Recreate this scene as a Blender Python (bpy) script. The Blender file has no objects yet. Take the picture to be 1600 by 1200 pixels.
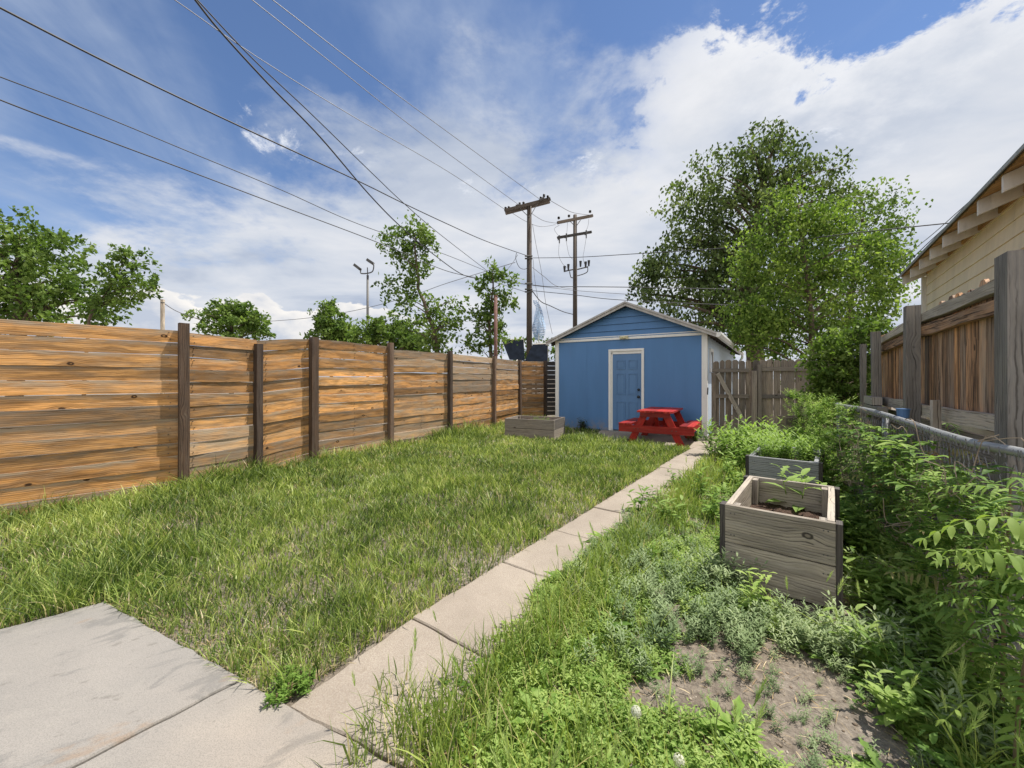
import bpy, math, random
import numpy as np
from mathutils import Vector, Matrix, noise
random.seed(7)
RNG = np.random.default_rng(11)
R = math.radians
V = Vector
scene = bpy.context.scene

# ------------------------------------------------------------------ camera
F, HZ, CH = 622.0, 592.0, 1.38          # focal (px of the 1600 px photo), horizon row, eye height
cam_d = bpy.data.cameras.new('Camera')
cam = bpy.data.objects.new('Camera', cam_d)
scene.collection.objects.link(cam)
cam.location = (0, 0, CH)
cam.rotation_euler = (R(90), 0, 0)
cam_d.sensor_width = 36
cam_d.lens = 36 * F / 1600
cam_d.shift_y = -(600 - HZ) / 1600
cam_d.clip_start = 0.05
cam_d.clip_end = 4000
scene.camera = cam
# ------------------------------------------------------------------ light
SUN_EL, SUN_AZ = 65.0, 72.0             # azimuth clockwise from +Y (the view direction)
world = bpy.data.worlds.new('World')
scene.world = world
world.use_nodes = True
sun_d = bpy.data.lights.new('sun', 'SUN')
sun_d.energy = 5.0
sun_d.angle = R(0.55)
sun_d.color = (1.0, 0.945, 0.86)
sun = bpy.data.objects.new('sun', sun_d)
scene.collection.objects.link(sun)
sdir = V((math.sin(R(SUN_AZ)) * math.cos(R(SUN_EL)), math.cos(R(SUN_AZ)) * math.cos(R(SUN_EL)), math.sin(R(SUN_EL))))
sun.rotation_euler = sdir.to_track_quat('Z', 'Y').to_euler()
scene.view_settings.view_transform = 'Standard'
scene.view_settings.look = 'None'
scene.view_settings.exposure = 0.5
scene.view_settings.gamma = 1.0
scene.render.engine = 'CYCLES'
scene.cycles.max_bounces = 6
scene.cycles.transparent_max_bounces = 8


class NT:
    """small helper to write node trees"""
    def __init__(s, tree):
        s.t = tree
        s.n = tree.nodes
        s.l = tree.links
    def put(s, sock, v):
        if v is None:
            return
        if isinstance(v, bpy.types.NodeSocket):
            s.l.new(v, sock)
        else:
            if isinstance(v, (tuple, list)) and sock.type == 'RGBA' and len(v) == 3:
                v = (*v, 1)
            sock.default_value = v
    def math(s, op, a, b=None, c=None, clamp=False):
        n = s.n.new('ShaderNodeMath'); n.operation = op; n.use_clamp = clamp
        s.put(n.inputs[0], a); s.put(n.inputs[1], b); s.put(n.inputs[2], c)
        return n.outputs[0]
    def vmath(s, op, a, b=None, out=0):
        n = s.n.new('ShaderNodeVectorMath'); n.operation = op
        s.put(n.inputs[0], a); s.put(n.inputs[1], b)
        return n.outputs[out]
    def comb(s, x, y, z):
        n = s.n.new('ShaderNodeCombineXYZ')
        s.put(n.inputs[0], x); s.put(n.inputs[1], y); s.put(n.inputs[2], z)
        return n.outputs[0]
    def sep(s, v):
        n = s.n.new('ShaderNodeSeparateXYZ'); s.put(n.inputs[0], v)
        return n.outputs
    def noise(s, vec, scale=1, detail=4, rough=0.55, dist=0, out=0):
        n = s.n.new('ShaderNodeTexNoise')
        s.put(n.inputs['Vector'], vec); n.inputs['Scale'].default_value = scale
        n.inputs['Detail'].default_value = detail; n.inputs['Roughness'].default_value = rough
        n.inputs['Distortion'].default_value = dist
        return n.outputs[out]
    def voro(s, vec, scale=1, out='Distance', feature='F1', rnd=1.0):
        n = s.n.new('ShaderNodeTexVoronoi'); n.feature = feature
        s.put(n.inputs['Vector'], vec); n.inputs['Scale'].default_value = scale
        n.inputs['Randomness'].default_value = rnd
        return n.outputs[out]
    def mix(s, f, a, b, mode='MIX'):
        n = s.n.new('ShaderNodeMix'); n.data_type = 'RGBA'; n.blend_type = mode
        s.put(n.inputs[0], f); s.put(n.inputs[6], a); s.put(n.inputs[7], b)
        return n.outputs[2]
    def ramp(s, f, stops, interp='LINEAR'):
        n = s.n.new('ShaderNodeValToRGB'); n.color_ramp.interpolation = interp
        cr = n.color_ramp
        while len(cr.elements) < len(stops):
            cr.elements.new(0.5)
        for e, (p, c) in zip(cr.elements, stops):
            e.position = p
            e.color = (*c, 1) if len(c) == 3 else c
        s.put(n.inputs[0], f)
        return n.outputs[0]
    def map(s, v, a, b, c=0, d=1, smooth=True):
        n = s.n.new('ShaderNodeMapRange')
        n.interpolation_type = 'SMOOTHSTEP' if smooth else 'LINEAR'
        for i, x in enumerate((v, a, b, c, d)):
            s.put(n.inputs[i], x)
        return n.outputs[0]
    def attr(s, name, out='Fac'):
        n = s.n.new('ShaderNodeAttribute'); n.attribute_name = name
        return n.outputs[out]
    def coord(s, out='Object'):
        return s.n.new('ShaderNodeTexCoord').outputs[out]
    def uv(s):
        n = s.n.new('ShaderNodeUVMap'); n.uv_map = 'UVMap'
        return n.outputs[0]
    def bump(s, h, strength=0.3, dist=0.01):
        n = s.n.new('ShaderNodeBump'); s.put(n.inputs['Height'], h)
        n.inputs['Strength'].default_value = strength; n.inputs['Distance'].default_value = dist
        return n.outputs[0]


# ------------------------------------------------------------------ sky with clouds (world directions)
def build_world():
    t = NT(world.node_tree)
    t.n.clear()
    out = t.n.new('ShaderNodeOutputWorld')
    bg = t.n.new('ShaderNodeBackground'); bg.inputs[1].default_value = 0.1
    sky = t.n.new('ShaderNodeTexSky'); sky.sky_type = 'NISHITA'; sky.sun_disc = False
    sky.sun_elevation = R(SUN_EL); sky.sun_rotation = R(SUN_AZ)
    sky.air_density = 1.0; sky.dust_density = 0.3; sky.ozone_density = 2.5; sky.altitude = 1600
    d = t.vmath('NORMALIZE', t.coord('Generated'))
    x, y, z = t.sep(d)
    zc = t.math('MAXIMUM', z, 0.0)
    zz = t.math('ADD', zc, 0.16)
    q = t.comb(t.math('DIVIDE', x, zz), t.math('DIVIDE', y, zz), 0.0)        # cloud deck coordinates
    # clear blue: deepen the physical sky a little
    blue = t.mix(1.0, sky.outputs[0], (0.95, 1.0, 1.08), 'MULTIPLY')
    # --- veil of thin high cloud
    qs = t.vmath('MULTIPLY', q, (1.0, 0.55, 1.0))
    v1 = t.noise(qs, 0.95, 7, 0.55, 0.9)
    v2 = t.noise(t.vmath('ADD', qs, (7.3, 2.2, 0)), 2.3, 6, 0.6, 0.4)
    veil = t.math('ADD', t.math('MULTIPLY', v1, 0.7), t.math('MULTIPLY', v2, 0.3))
    veilm = t.map(veil, 0.46, 0.70, 0.0, 0.75)
    # --- big deck: edge climbs from low on the left to high on the right
    edge = t.map(x, -0.80, -0.10, 0.31, 0.55)
    base = t.math('DIVIDE', t.math('SUBTRACT', edge, z), 0.13)
    n1 = t.noise(t.vmath('ADD', q, (3.1, 5.7, 0)), 0.9, 9, 0.58, 0.25)
    n2 = t.noise(t.vmath('ADD', q, (1.2, 9.7, 0)), 2.6, 9, 0.62, 0.15)
    nn = t.math('ADD', t.math('MULTIPLY', t.math('SUBTRACT', n1, 0.5), 3.6), t.math('MULTIPLY', t.math('SUBTRACT', n2, 0.5), 4.2))
    deck = t.map(t.math('ADD', base, nn), -0.45, 0.95)
    rs = t.map(x, 0.16, 0.40)                          # sharper, whiter heaped edge on the right
    n3 = t.noise(t.vmath('ADD', q, (4.4, 1.9, 0)), 7.0, 8, 0.65, 0.3)
    deck_sharp = t.map(t.math('ADD', t.math('ADD', t.math('ADD', base, 0.05), nn), t.math('MULTIPLY', t.math('SUBTRACT', n3, 0.5), 2.2)), -0.10, 0.30)
    dk = t.math('ADD', t.math('MULTIPLY', deck, t.math('SUBTRACT', 1.0, rs)), t.math('MULTIPLY', deck_sharp, rs))
    shade = t.noise(t.vmath('ADD', t.vmath('MULTIPLY', q, (0.8, 1.1, 1)), (2.0, 1.0, 0)), 1.5, 8, 0.55, 0.3)
    deckcol = t.ramp(shade, [(0.32, (3.0, 3.5, 4.5)), (0.48, (4.5, 4.85, 5.5)), (0.62, (5.5, 5.65, 6.0)), (0.75, (6.4, 6.4, 6.55))])
    white = t.map(t.math('ADD', base, nn), -0.1, 1.25, 1.0, 0.0)
    deckcol = t.mix(t.math('MULTIPLY', t.math('MULTIPLY', white, 0.65), rs), deckcol, (7.0, 7.0, 7.1))
    col = t.mix(veilm, blue, (3.9, 4.5, 5.5))
    col = t.mix(dk, col, deckcol)
    # --- small bright scraps in the blue
    s1 = t.noise(t.vmath('ADD', q, (6.9, 0.55, 0)), 1.7, 10, 0.68, 0.35)
    scr = t.math('MULTIPLY', t.map(s1, 0.585, 0.67), t.map(z, 0.36, 0.48))
    col = t.mix(scr, col, (6.6, 6.8, 7.2))
    # --- heaped cumulus low on the left
    az = t.math('ARCTAN2', x, y)
    c = t.comb(t.math('MULTIPLY', az, 5.0), t.math('MULTIPLY', z, 8.0), 2.0)
    cb = t.noise(c, 1.6, 9, 0.55, 0.2)
    ctop = t.math('ADD', 0.160, t.math('MULTIPLY', t.math('SUBTRACT', t.noise(t.comb(t.math('MULTIPLY', az, 5.0), 0, 0), 1.3, 2, 0.5), 0.5), 0.11))
    cin = t.math('ADD', t.math('DIVIDE', t.math('SUBTRACT', ctop, z), 0.05), t.math('MULTIPLY', t.math('SUBTRACT', cb, 0.5), 3.2))
    cm = t.math('MULTIPLY', t.map(cin, -0.03, 0.10), t.map(az, -0.15, -0.32))
    ccol = t.ramp(t.math('ADD', t.math('MULTIPLY', cin, 0.16), t.math('MULTIPLY', cb, 0.7)), [(0.30, (7.4, 7.1, 6.7)), (0.46, (5.8, 5.8, 5.9)), (0.62, (3.9, 4.3, 5.1))])
    col = t.mix(cm, col, ccol)
    # unseen bright cloud added behind the viewer to lift the fill light
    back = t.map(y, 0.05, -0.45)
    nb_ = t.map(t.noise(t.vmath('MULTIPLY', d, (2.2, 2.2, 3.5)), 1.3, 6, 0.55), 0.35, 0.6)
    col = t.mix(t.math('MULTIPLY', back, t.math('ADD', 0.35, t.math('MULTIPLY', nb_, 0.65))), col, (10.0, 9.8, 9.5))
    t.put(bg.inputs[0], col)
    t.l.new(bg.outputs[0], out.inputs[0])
    world.cycles.sampling_method = 'MANUAL'
    world.cycles.sample_map_resolution = 512
build_world()


# ------------------------------------------------------------------ helpers: placing
def P(px, py, Y):
    return V(((px - 800) / F * Y, Y, CH - (py - HZ) / F * Y))
def G(px, py, z=0.0):
    Y = F * (CH - z) / (py - HZ)
    return V(((px - 800) / F * Y, Y, z))


class Frame:
    def __init__(s, o, deg):            # ex points deg anticlockwise from +X, ey 90 degrees further
        s.o = V(o)
        s.ex = V((math.cos(R(deg)), math.sin(R(deg)), 0))
        s.ey = V((-math.sin(R(deg)), math.cos(R(deg)), 0))
    def __call__(s, x, y, z=0.0):
        return s.o + s.ex * x + s.ey * y + V((0, 0, z))


class MB:
    def __init__(s):
        s.v = []; s.f = []; s.uv = []; s.seed = []; s.wear = []
    def quad(s, pts, uvs=None, seed=0, wear=0):
        i = len(s.v); s.v += [tuple(p) for p in pts]; s.f.append(tuple(range(i, i + len(pts))))
        if uvs is None:
            uvs = [(0, 0)] * len(pts)
        s.uv += uvs; s.seed.append(seed); s.wear.append(wear)
    def plank(s, a, b, up, w, t, seed=None, wear=0.0, n=1, wob=0.0, taper=1.0):
        """board from a to b, width w along up, thickness t sideways"""
        a = V(a); b = V(b); L = (b - a).length; d = (b - a).normalized(); up = V(up)
        up = (up - d * up.dot(d)).normalized(); sd = d.cross(up)
        seed = random.random() * 50 if seed is None else seed
        rings = []; ph = random.random() * 10; ofs = random.random() * 5
        for k in range(n + 1):
            tt = k / n; c = a.lerp(b, tt); wk = w * (1 + (taper - 1) * tt)
            e1 = wob * (noise.noise(V((tt * L * 1.6 + ph, 0, 0)))) * 2
            e2 = wob * (noise.noise(V((tt * L * 1.6 + ph, 5, 0)))) * 2
            e3 = wob * 0.8 * (noise.noise(V((tt * L * 1.2 + ph, 9, 0)))) * 2
            rings.append([c + up * (-wk / 2 + e1) + sd * (-t / 2 + e3), c + up * (wk / 2 + e2) + sd * (-t / 2 + e3),
                          c + up * (wk / 2 + e2) + sd * (t / 2 + e3), c + up * (-wk / 2 + e1) + sd * (t / 2 + e3)])
        vv = [0, w, w + t, w + t + w, 2 * w + 2 * t]
        i0 = len(s.v)
        for r in rings:
            s.v += [tuple(p) for p in r]
        for k in range(n):
            for j in range(4):
                j2 = (j + 1) % 4
                s.f.append((i0 + k * 4 + j, i0 + k * 4 + j2, i0 + (k + 1) * 4 + j2, i0 + (k + 1) * 4 + j))
                u0 = ofs + k / n * L; u1 = ofs + (k + 1) / n * L
                s.uv += [(u0, vv[j]), (u0, vv[j + 1]), (u1, vv[j + 1]), (u1, vv[j])]
                s.seed.append(seed); s.wear.append(wear)
        for base, order in ((0, (3, 2, 1, 0)), (n * 4, (0, 1, 2, 3))):
            s.f.append(tuple(i0 + base + q for q in order))
            s.uv += [(ofs, 0), (ofs + t * .3, 0), (ofs + t * .3, w), (ofs, w)]
            s.seed.append(seed + 3); s.wear.append(min(1, wear + 0.25))
    def box(s, fr, x0, x1, y0, y1, z0, z1, seed=None, wear=0.0):
        """box in a Frame; grain along its longest side"""
        L = (x1 - x0, y1 - y0, z1 - z0); k = L.index(max(L)); c = [(x0 + x1) / 2, (y0 + y1) / 2, (z0 + z1) / 2]
        a = list(c); b = list(c); a[k] -= L[k] / 2; b[k] += L[k] / 2
        axes = [fr.ex, fr.ey, V((0, 0, 1))]
        o = [i for i in range(3) if i != k]; up = o[1]; sd = o[0]
        s.plank(fr(*a), fr(*b), axes[up], L[up], L[sd], seed, wear)
    def prism(s, outline, d, seed=None, wear=0.0, grain=None):
        """outline (3D points) extruded by vector d"""
        seed = random.random() * 50 if seed is None else seed
        d = V(d); n = len(outline); i = len(s.v)
        g = V(grain).normalized() if grain is not None else (V(outline[1]) - V(outline[0])).normalized()
        nrm = d.normalized(); ac = nrm.cross(g); of = random.random() * 5
        s.v += [tuple(V(p)) for p in outline] + [tuple(V(p) + d) for p in outline]
        def uvp(p):
            p = V(p); return (p.dot(g) + of, p.dot(ac) + p.dot(nrm) * .7)
        s.f.append(tuple(range(i, i + n))); s.uv += [uvp(p) for p in outline]
        s.f.append(tuple(range(i + 2 * n - 1, i + n - 1, -1))); s.uv += [uvp(s.v[k]) for k in range(i + 2 * n - 1, i + n - 1, -1)]
        for k in range(n):
            k2 = (k + 1) % n; fc = (i + k2, i + k, i + n + k, i + n + k2)
            s.f.append(fc); s.uv += [uvp(s.v[q]) for q in fc]
        s.seed += [seed] * (n + 2); s.wear += [wear] * (n + 2)
    def tube(s, pts, r, sides=6, cap=True, seed=0):
        pts = [V(p) for p in pts]; n = len(pts)
        rr = r if isinstance(r, (list, tuple)) else [r] * n
        i0 = len(s.v); L = 0
        prev = None; us = []
        for k, p in enumerate(pts):
            d = (pts[min(k + 1, n - 1)] - pts[max(k - 1, 0)]).normalized()
            if prev is None:
                a = d.orthogonal().normalized()
            else:
                a = (prev - d * prev.dot(d)).normalized()
            prev = a; b = d.cross(a)
            for j in range(sides):
                an = 2 * math.pi * j / sides
                s.v.append(tuple(p + (a * math.cos(an) + b * math.sin(an)) * rr[k]))
            if k:
                L += (p - pts[k - 1]).length
            us.append(L)
        for k in range(n - 1):
            for j in range(sides):
                j2 = (j + 1) % sides
                s.f.append((i0 + k * sides + j, i0 + k * sides + j2, i0 + (k + 1) * sides + j2, i0 + (k + 1) * sides + j))
                c0 = j / sides * 6.28 * rr[k]; c1 = (j + 1) / sides * 6.28 * rr[k]
                s.uv += [(us[k], c0), (us[k], c1), (us[k + 1], c1), (us[k + 1], c0)]
                s.seed.append(seed); s.wear.append(0.5)
        if cap:
            for base, rev in ((0, True), ((n - 1) * sides, False)):
                idx = [i0 + base + j for j in range(sides)]
                if rev:
                    idx.reverse()
                s.f.append(tuple(idx)); s.uv += [(0, 0)] * sides; s.seed.append(seed); s.wear.append(0.5)
    def ball(s, c, r, seg=8, rings=6, sc=(1, 1, 1)):
        c = V(c); i0 = len(s.v)
        for a in range(rings + 1):
            th = math.pi * a / rings
            for b in range(seg):
                ph = 2 * math.pi * b / seg
                s.v.append((c.x + r * sc[0] * math.sin(th) * math.cos(ph), c.y + r * sc[1] * math.sin(th) * math.sin(ph), c.z + r * sc[2] * math.cos(th)))
        for a in range(rings):
            for b in range(seg):
                b2 = (b + 1) % seg
                s.f.append((i0 + a * seg + b, i0 + (a + 1) * seg + b, i0 + (a + 1) * seg + b2, i0 + a * seg + b2))
                s.uv += [(0, 0)] * 4; s.seed.append(0); s.wear.append(0)


def finish(me, name, mat, parent, smooth=False):
    o = bpy.data.objects.new(name, me)
    scene.collection.objects.link(o)
    if mat:
        me.materials.append(mat)
    if smooth:
        me.polygons.foreach_set('use_smooth', [True] * len(me.polygons))
    if parent is not None:
        o.parent = parent
        if parent.parent is None:
            o.matrix_parent_inverse = Matrix.Translation(-parent.location)
    return o


def obj(name, mb, mat, parent=None, smooth=False):
    me = bpy.data.meshes.new(name)
    vs = mb.v; loc = V((0, 0, 0))
    if parent is None:
        a = np.array(vs); loc = V(((a[:, 0].min() + a[:, 0].max()) / 2, (a[:, 1].min() + a[:, 1].max()) / 2, a[:, 2].min()))
        vs = [tuple(p) for p in (a - np.array(loc))]
    me.from_pydata(vs, [], mb.f)
    uvl = me.uv_layers.new(name='UVMap')
    uvl.data.foreach_set('uv', np.array(mb.uv, dtype=np.float32).ravel())
    for nm, arr in (('seed', mb.seed), ('wear', mb.wear)):
        at = me.attributes.new(nm, 'FLOAT', 'FACE'); at.data.foreach_set('value', np.array(arr, dtype=np.float32))
    me.update()
    o = finish(me, name, mat, parent, smooth)
    o.location = loc if parent is None else (0, 0, 0)
    return o


def tri_obj(name, verts, tris, rnd, mat, parent=None):
    """big triangle mesh from numpy arrays; rnd is a value per vertex"""
    verts = np.asarray(verts, dtype=np.float32); tris = np.asarray(tris, dtype=np.int32)
    loc = V((0, 0, 0))
    if parent is None:
        loc = V((float(verts[:, 0].mean()), float(verts[:, 1].mean()), float(verts[:, 2].min())))
        verts = verts - np.array(loc, dtype=np.float32)
    me = bpy.data.meshes.new(name)
    me.vertices.add(len(verts)); me.vertices.foreach_set('co', verts.ravel())
    me.loops.add(len(tris) * 3); me.loops.foreach_set('vertex_index', tris.ravel())
    me.polygons.add(len(tris)); me.polygons.foreach_set('loop_start', np.arange(0, len(tris) * 3, 3, dtype=np.int32))
    me.polygons.foreach_set('loop_total', np.full(len(tris), 3, dtype=np.int32))
    me.update(calc_edges=True)
    at = me.attributes.new('rnd', 'FLOAT', 'POINT'); at.data.foreach_set('value', np.asarray(rnd, dtype=np.float32))
    o = finish(me, name, mat, parent)
    o.location = loc if parent is None else (0, 0, 0)
    return o


def tag(o, label=None, cat=None, group=None, kind=None):
    if label: o['label'] = label
    if cat: o['category'] = cat
    if group: o['group'] = group
    if kind: o['kind'] = kind
    return o


def thing(name, label, cat, loc, group=None):
    o = bpy.data.objects.new(name, None)
    scene.collection.objects.link(o)
    o.empty_display_size = 0.2
    o.location = V(loc)
    return tag(o, label, cat, group)


# ------------------------------------------------------------------ materials
def new_mat(name):
    m = bpy.data.materials.new(name); m.use_nodes = True
    t = NT(m.node_tree); p = t.n['Principled BSDF']
    return m, t, p

def wood(name, fresh, fresh2, grey, dark, scale=1.0, rough=0.75, bump=0.5, knots=True, contrast=1.0, topwear=0.0, char=0.0):
    """weathered timber; grain runs along U, boards differ by 'seed', greyness by 'wear'"""
    m, t, p = new_mat(name)
    u, v, _ = t.sep(t.uv()); seed = t.attr('seed'); wear = t.attr('wear')
    su = t.math('ADD', u, t.math('MULTIPLY', seed, 3.71))
    kd = None
    if knots:
        kvec = t.comb(t.math('MULTIPLY', su, 3.6 * scale), t.math('MULTIPLY', v, 5.6 * scale), seed)
        gate = t.map(t.sep(t.voro(kvec, 1.0, 'Color'))[0], 0.66, 0.68, 1.0, 0.0)
        kv = t.math('ADD', t.voro(kvec, 1.0), t.math('ADD', gate, t.math('MULTIPLY', t.math('SUBTRACT', t.noise(t.comb(su, v, seed), 26, 3), 0.5), 0.07)))
        kd = t.map(kv, 0.02, 0.5, 1.0, 0.0)
        ring = t.math('MULTIPLY', kd, 0.032)
        vv = t.math('ADD', v, ring)
    else:
        vv = v
    warp = t.math('MULTIPLY', t.noise(t.comb(t.math('MULTIPLY', su, 0.9 * scale), t.math('MULTIPLY', v, 4), seed), 1.5, 3), 0.05 / scale)
    vv = t.math('ADD', vv, warp)
    gr = t.noise(t.comb(t.math('MULTIPLY', su, 1.6 * scale), t.math('MULTIPLY', vv, 48 * scale), seed), 1.0, 7, 0.68, 0.25)
    wv = t.n.new('ShaderNodeTexWave'); wv.wave_type = 'BANDS'; wv.bands_direction = 'Y'
    t.put(wv.inputs['Vector'], t.comb(t.math('MULTIPLY', su, 0.6), vv, seed)); wv.inputs['Scale'].default_value = 16 * scale
    wv.inputs['Distortion'].default_value = 2.6; wv.inputs['Detail'].default_value = 3; wv.inputs['Detail Scale'].default_value = 1.2
    fine = t.noise(t.comb(t.math('MULTIPLY', su, 5 * scale), t.math('MULTIPLY', vv, 190 * scale), seed), 1.0, 3, 0.6)
    g = t.math('ADD', t.math('MULTIPLY', gr, 0.55), t.math('ADD', t.math('MULTIPLY', wv.outputs[1], 0.25), t.math('MULTIPLY', fine, 0.20)))
    sd2 = t.math('FRACT', t.math('MULTIPLY', seed, 7.13))
    c = t.mix(sd2, fresh, fresh2)
    gold = t.noise(t.comb(t.math('MULTIPLY', su, 1.6 * scale), t.math('MULTIPLY', vv, 9 * scale), t.math('ADD', seed, 4.0)), 1.6, 4, 0.6)
    c = t.mix(t.map(gold, 0.40, 0.60), t.mix(0.48, c, dark), c)
    blot = t.noise(t.comb(t.math('MULTIPLY', su, 2.6 * scale), t.math('MULTIPLY', v, 12 * scale), seed), 1.3, 8, 0.66)
    w = t.math('ADD', t.math('MULTIPLY', wear, 1.0), t.math('MULTIPLY', t.math('SUBTRACT', blot, 0.5), 1.9), clamp=True)
    if topwear:
        w = t.math('ADD', w, t.math('MULTIPLY', t.math('MULTIPLY', t.map(v, 0.165, 0.245, 1.0, 0.0), t.map(v, 0.160, 0.165, 0.0, 1.0)), t.map(blot, 0.35, 0.6, 0.25 * topwear, topwear)), clamp=True)
    c = t.mix(w, c, grey)
    gm = t.map(g, 0.56 - 0.12 * contrast, 0.36 - 0.04 * contrast, 0.0, 0.85)
    c = t.mix(gm, c, dark)
    if char:
        st = t.noise(t.comb(t.math('MULTIPLY', su, 1.5), t.math('MULTIPLY', vv, 42), t.math('ADD', seed, 9.0)), 1.0, 7, 0.7, 0.5)
        c = t.mix(t.map(st, 0.47, 0.60, 0.0, char), c, dark)
    lt = t.map(g, 0.55, 0.75, 0.0, 0.35)
    c = t.mix(lt, c, t.mix(0.45, c, (0.62, 0.54, 0.42)))
    if knots:
        c = t.mix(t.map(kv, 0.135, 0.09), c, dark)
        c = t.mix(t.map(kv, 0.07, 0.03), c, t.mix(0.5, fresh, dark))
    c = t.mix(1.0, c, t.ramp(t.math('FRACT', t.math('MULTIPLY', seed, 3.37)), [(0, (0.5, 0.5, 0.5)), (1, (1.25, 1.2, 1.12))]), 'MULTIPLY')
    t.put(p.inputs['Base Color'], c); p.inputs['Roughness'].default_value = rough
    p.inputs['Specular IOR Level'].default_value = 0.25
    t.put(p.inputs['Normal'], t.bump(g, bump, 0.006))
    return m

def paint(name, col, rough=0.55, var=0.12, scale=3, dirt=(0.25, 0.22, 0.18), dirt_amt=0.15, streak=True, bump=0.05):
    m, t, p = new_mat(name)
    co = t.coord('Object')
    st = t.vmath('MULTIPLY', co, (3.0, 3.0, 0.5)) if streak else co
    n = t.noise(st, scale, 6, 0.6)
    c = t.mix(t.map(n, 0.3, 0.7), tuple(x * (1 - var) for x in col), tuple(min(1, x * (1 + var)) for x in col))
    n2 = t.noise(t.vmath('ADD', st, (4, 9, 1)), scale * 2.3, 8, 0.7)
    c = t.mix(t.map(n2, 0.56, 0.75, 0, dirt_amt), c, dirt)
    t.put(p.inputs['Base Color'], c); p.inputs['Roughness'].default_value = rough
    t.put(p.inputs['Normal'], t.bump(t.noise(co, 60, 3), bump, 0.01))
    return m

def leafmat(name, stops, trans=0.35, rough=0.5, spec=0.3):
    m, t, p = new_mat(name)
    r = t.attr('rnd')
    c = t.ramp(r, stops)
    nz = t.noise(t.coord('Object'), 1.3, 3)
    c = t.mix(1.0, c, t.ramp(nz, [(0.3, (0.78, 0.82, 0.8)), (0.7, (1.2, 1.15, 1.1))]), 'MULTIPLY')
    t.put(p.inputs['Base Color'], c); p.inputs['Roughness'].default_value = rough
    p.inputs['Specular IOR Level'].default_value = spec
    tr = t.n.new('ShaderNodeBsdfTranslucent')
    t.put(tr.inputs[0], t.mix(1.0, c, (1.25, 1.35, 0.75), 'MULTIPLY'))
    mx = t.n.new('ShaderNodeMixShader'); mx.inputs[0].default_value = trans
    t.l.new(p.outputs[0], mx.inputs[1]); t.l.new(tr.outputs[0], mx.inputs[2])
    t.l.new(mx.outputs[0], t.n['Material Output'].inputs[0])
    return m

M = {}
M['cedar'] = wood('cedar', (0.74, 0.40, 0.145), (0.58, 0.29, 0.10), (0.38, 0.30, 0.22), (0.05, 0.025, 0.012), contrast=1.7, topwear=0.9, char=0.33)
M['post'] = wood('post', (0.15, 0.09, 0.055), (0.12, 0.075, 0.05), (0.13, 0.10, 0.085), (0.03, 0.02, 0.015), knots=True)
M['greywood'] = wood('greywood', (0.56, 0.48, 0.38), (0.48, 0.43, 0.36), (0.42, 0.39, 0.355), (0.08, 0.07, 0.06), bump=0.6, contrast=1.2)
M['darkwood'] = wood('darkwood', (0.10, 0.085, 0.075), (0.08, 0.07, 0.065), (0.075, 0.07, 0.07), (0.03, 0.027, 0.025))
M['bluegrey'] = wood('bluegrey_wood', (0.33, 0.345, 0.36), (0.28, 0.295, 0.32), (0.26, 0.275, 0.30), (0.05, 0.05, 0.055), bump=0.6)
M['picket'] = wood('picket', (0.30, 0.235, 0.18), (0.26, 0.225, 0.19), (0.235, 0.215, 0.20), (0.055, 0.042, 0.034))
M['burnt'] = wood('burnt', (0.64, 0.34, 0.155), (0.50, 0.29, 0.165), (0.34, 0.27, 0.215), (0.03, 0.016, 0.01), contrast=1.7, char=0.92)
M['oldpost'] = wood('oldpost', (0.30, 0.27, 0.24), (0.25, 0.24, 0.23), (0.25, 0.245, 0.245), (0.06, 0.055, 0.05), bump=0.9)
M['pole'] = wood('pole', (0.17, 0.12, 0.085), (0.15, 0.11, 0.08), (0.16, 0.135, 0.115), (0.06, 0.045, 0.035), knots=False)
M['blue'] = paint('blue_paint', (0.072, 0.185, 0.39), 0.6, 0.05, 1.2, (0.13, 0.17, 0.34), 0.22)
def splash(m):
    t = NT(m.node_tree); p = t.n['Principled BSDF']; co = t.coord('Object'); z = t.sep(co)[2]
    src = p.inputs['Base Color'].links[0].from_socket
    n = t.noise(co, 9, 8, 0.7)
    f = t.math('MULTIPLY', t.map(z, 0.42, 0.02, 0.0, 1.0), t.map(n, 0.40, 0.62, 0.05, 0.75))
    c = t.mix(f, src, (0.24, 0.21, 0.18))
    chip = t.noise(co, 38, 6, 0.7)
    c = t.mix(t.map(chip, 0.70, 0.74, 0, 0.5), c, (0.30, 0.33, 0.38))
    t.put(p.inputs['Base Color'], c)
splash(M['blue'])
M['bluedoor'] = paint('blue_door_paint', (0.085, 0.19, 0.37), 0.5, 0.06, 1.5, (0.15, 0.2, 0.3), 0.2)
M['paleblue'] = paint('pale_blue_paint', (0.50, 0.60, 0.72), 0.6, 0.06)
M['white'] = paint('white_paint', (0.72, 0.72, 0.70), 0.5, 0.05, 2, (0.35, 0.32, 0.28), 0.35)
M['fascia'] = paint('fascia_paint', (0.40, 0.385, 0.37), 0.7, 0.15, 3, (0.15, 0.13, 0.11), 0.6)
M['red'] = paint('red_paint', (0.47, 0.020, 0.013), 0.42, 0.15, 3, (0.25, 0.015, 0.012), 0.4, False)
M['redwood'] = wood('red_painted_wood', (0.38, 0.014, 0.010), (0.32, 0.012, 0.009), (0.56, 0.05, 0.035), (0.20, 0.012, 0.01), rough=0.5, bump=0.35, knots=False)
M['yellow'] = paint('yellow_paint', (0.78, 0.66, 0.45), 0.6, 0.08, 1.5, (0.35, 0.27, 0.16), 0.3)
M['tanwhite'] = paint('off_white_paint', (0.66, 0.62, 0.56), 0.6, 0.12, 4, (0.3, 0.27, 0.22), 0.4)
M['sheath'] = wood('roof_sheathing', (0.58, 0.35, 0.15), (0.5, 0.3, 0.15), (0.28, 0.19, 0.11), (0.10, 0.06, 0.03))
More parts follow.
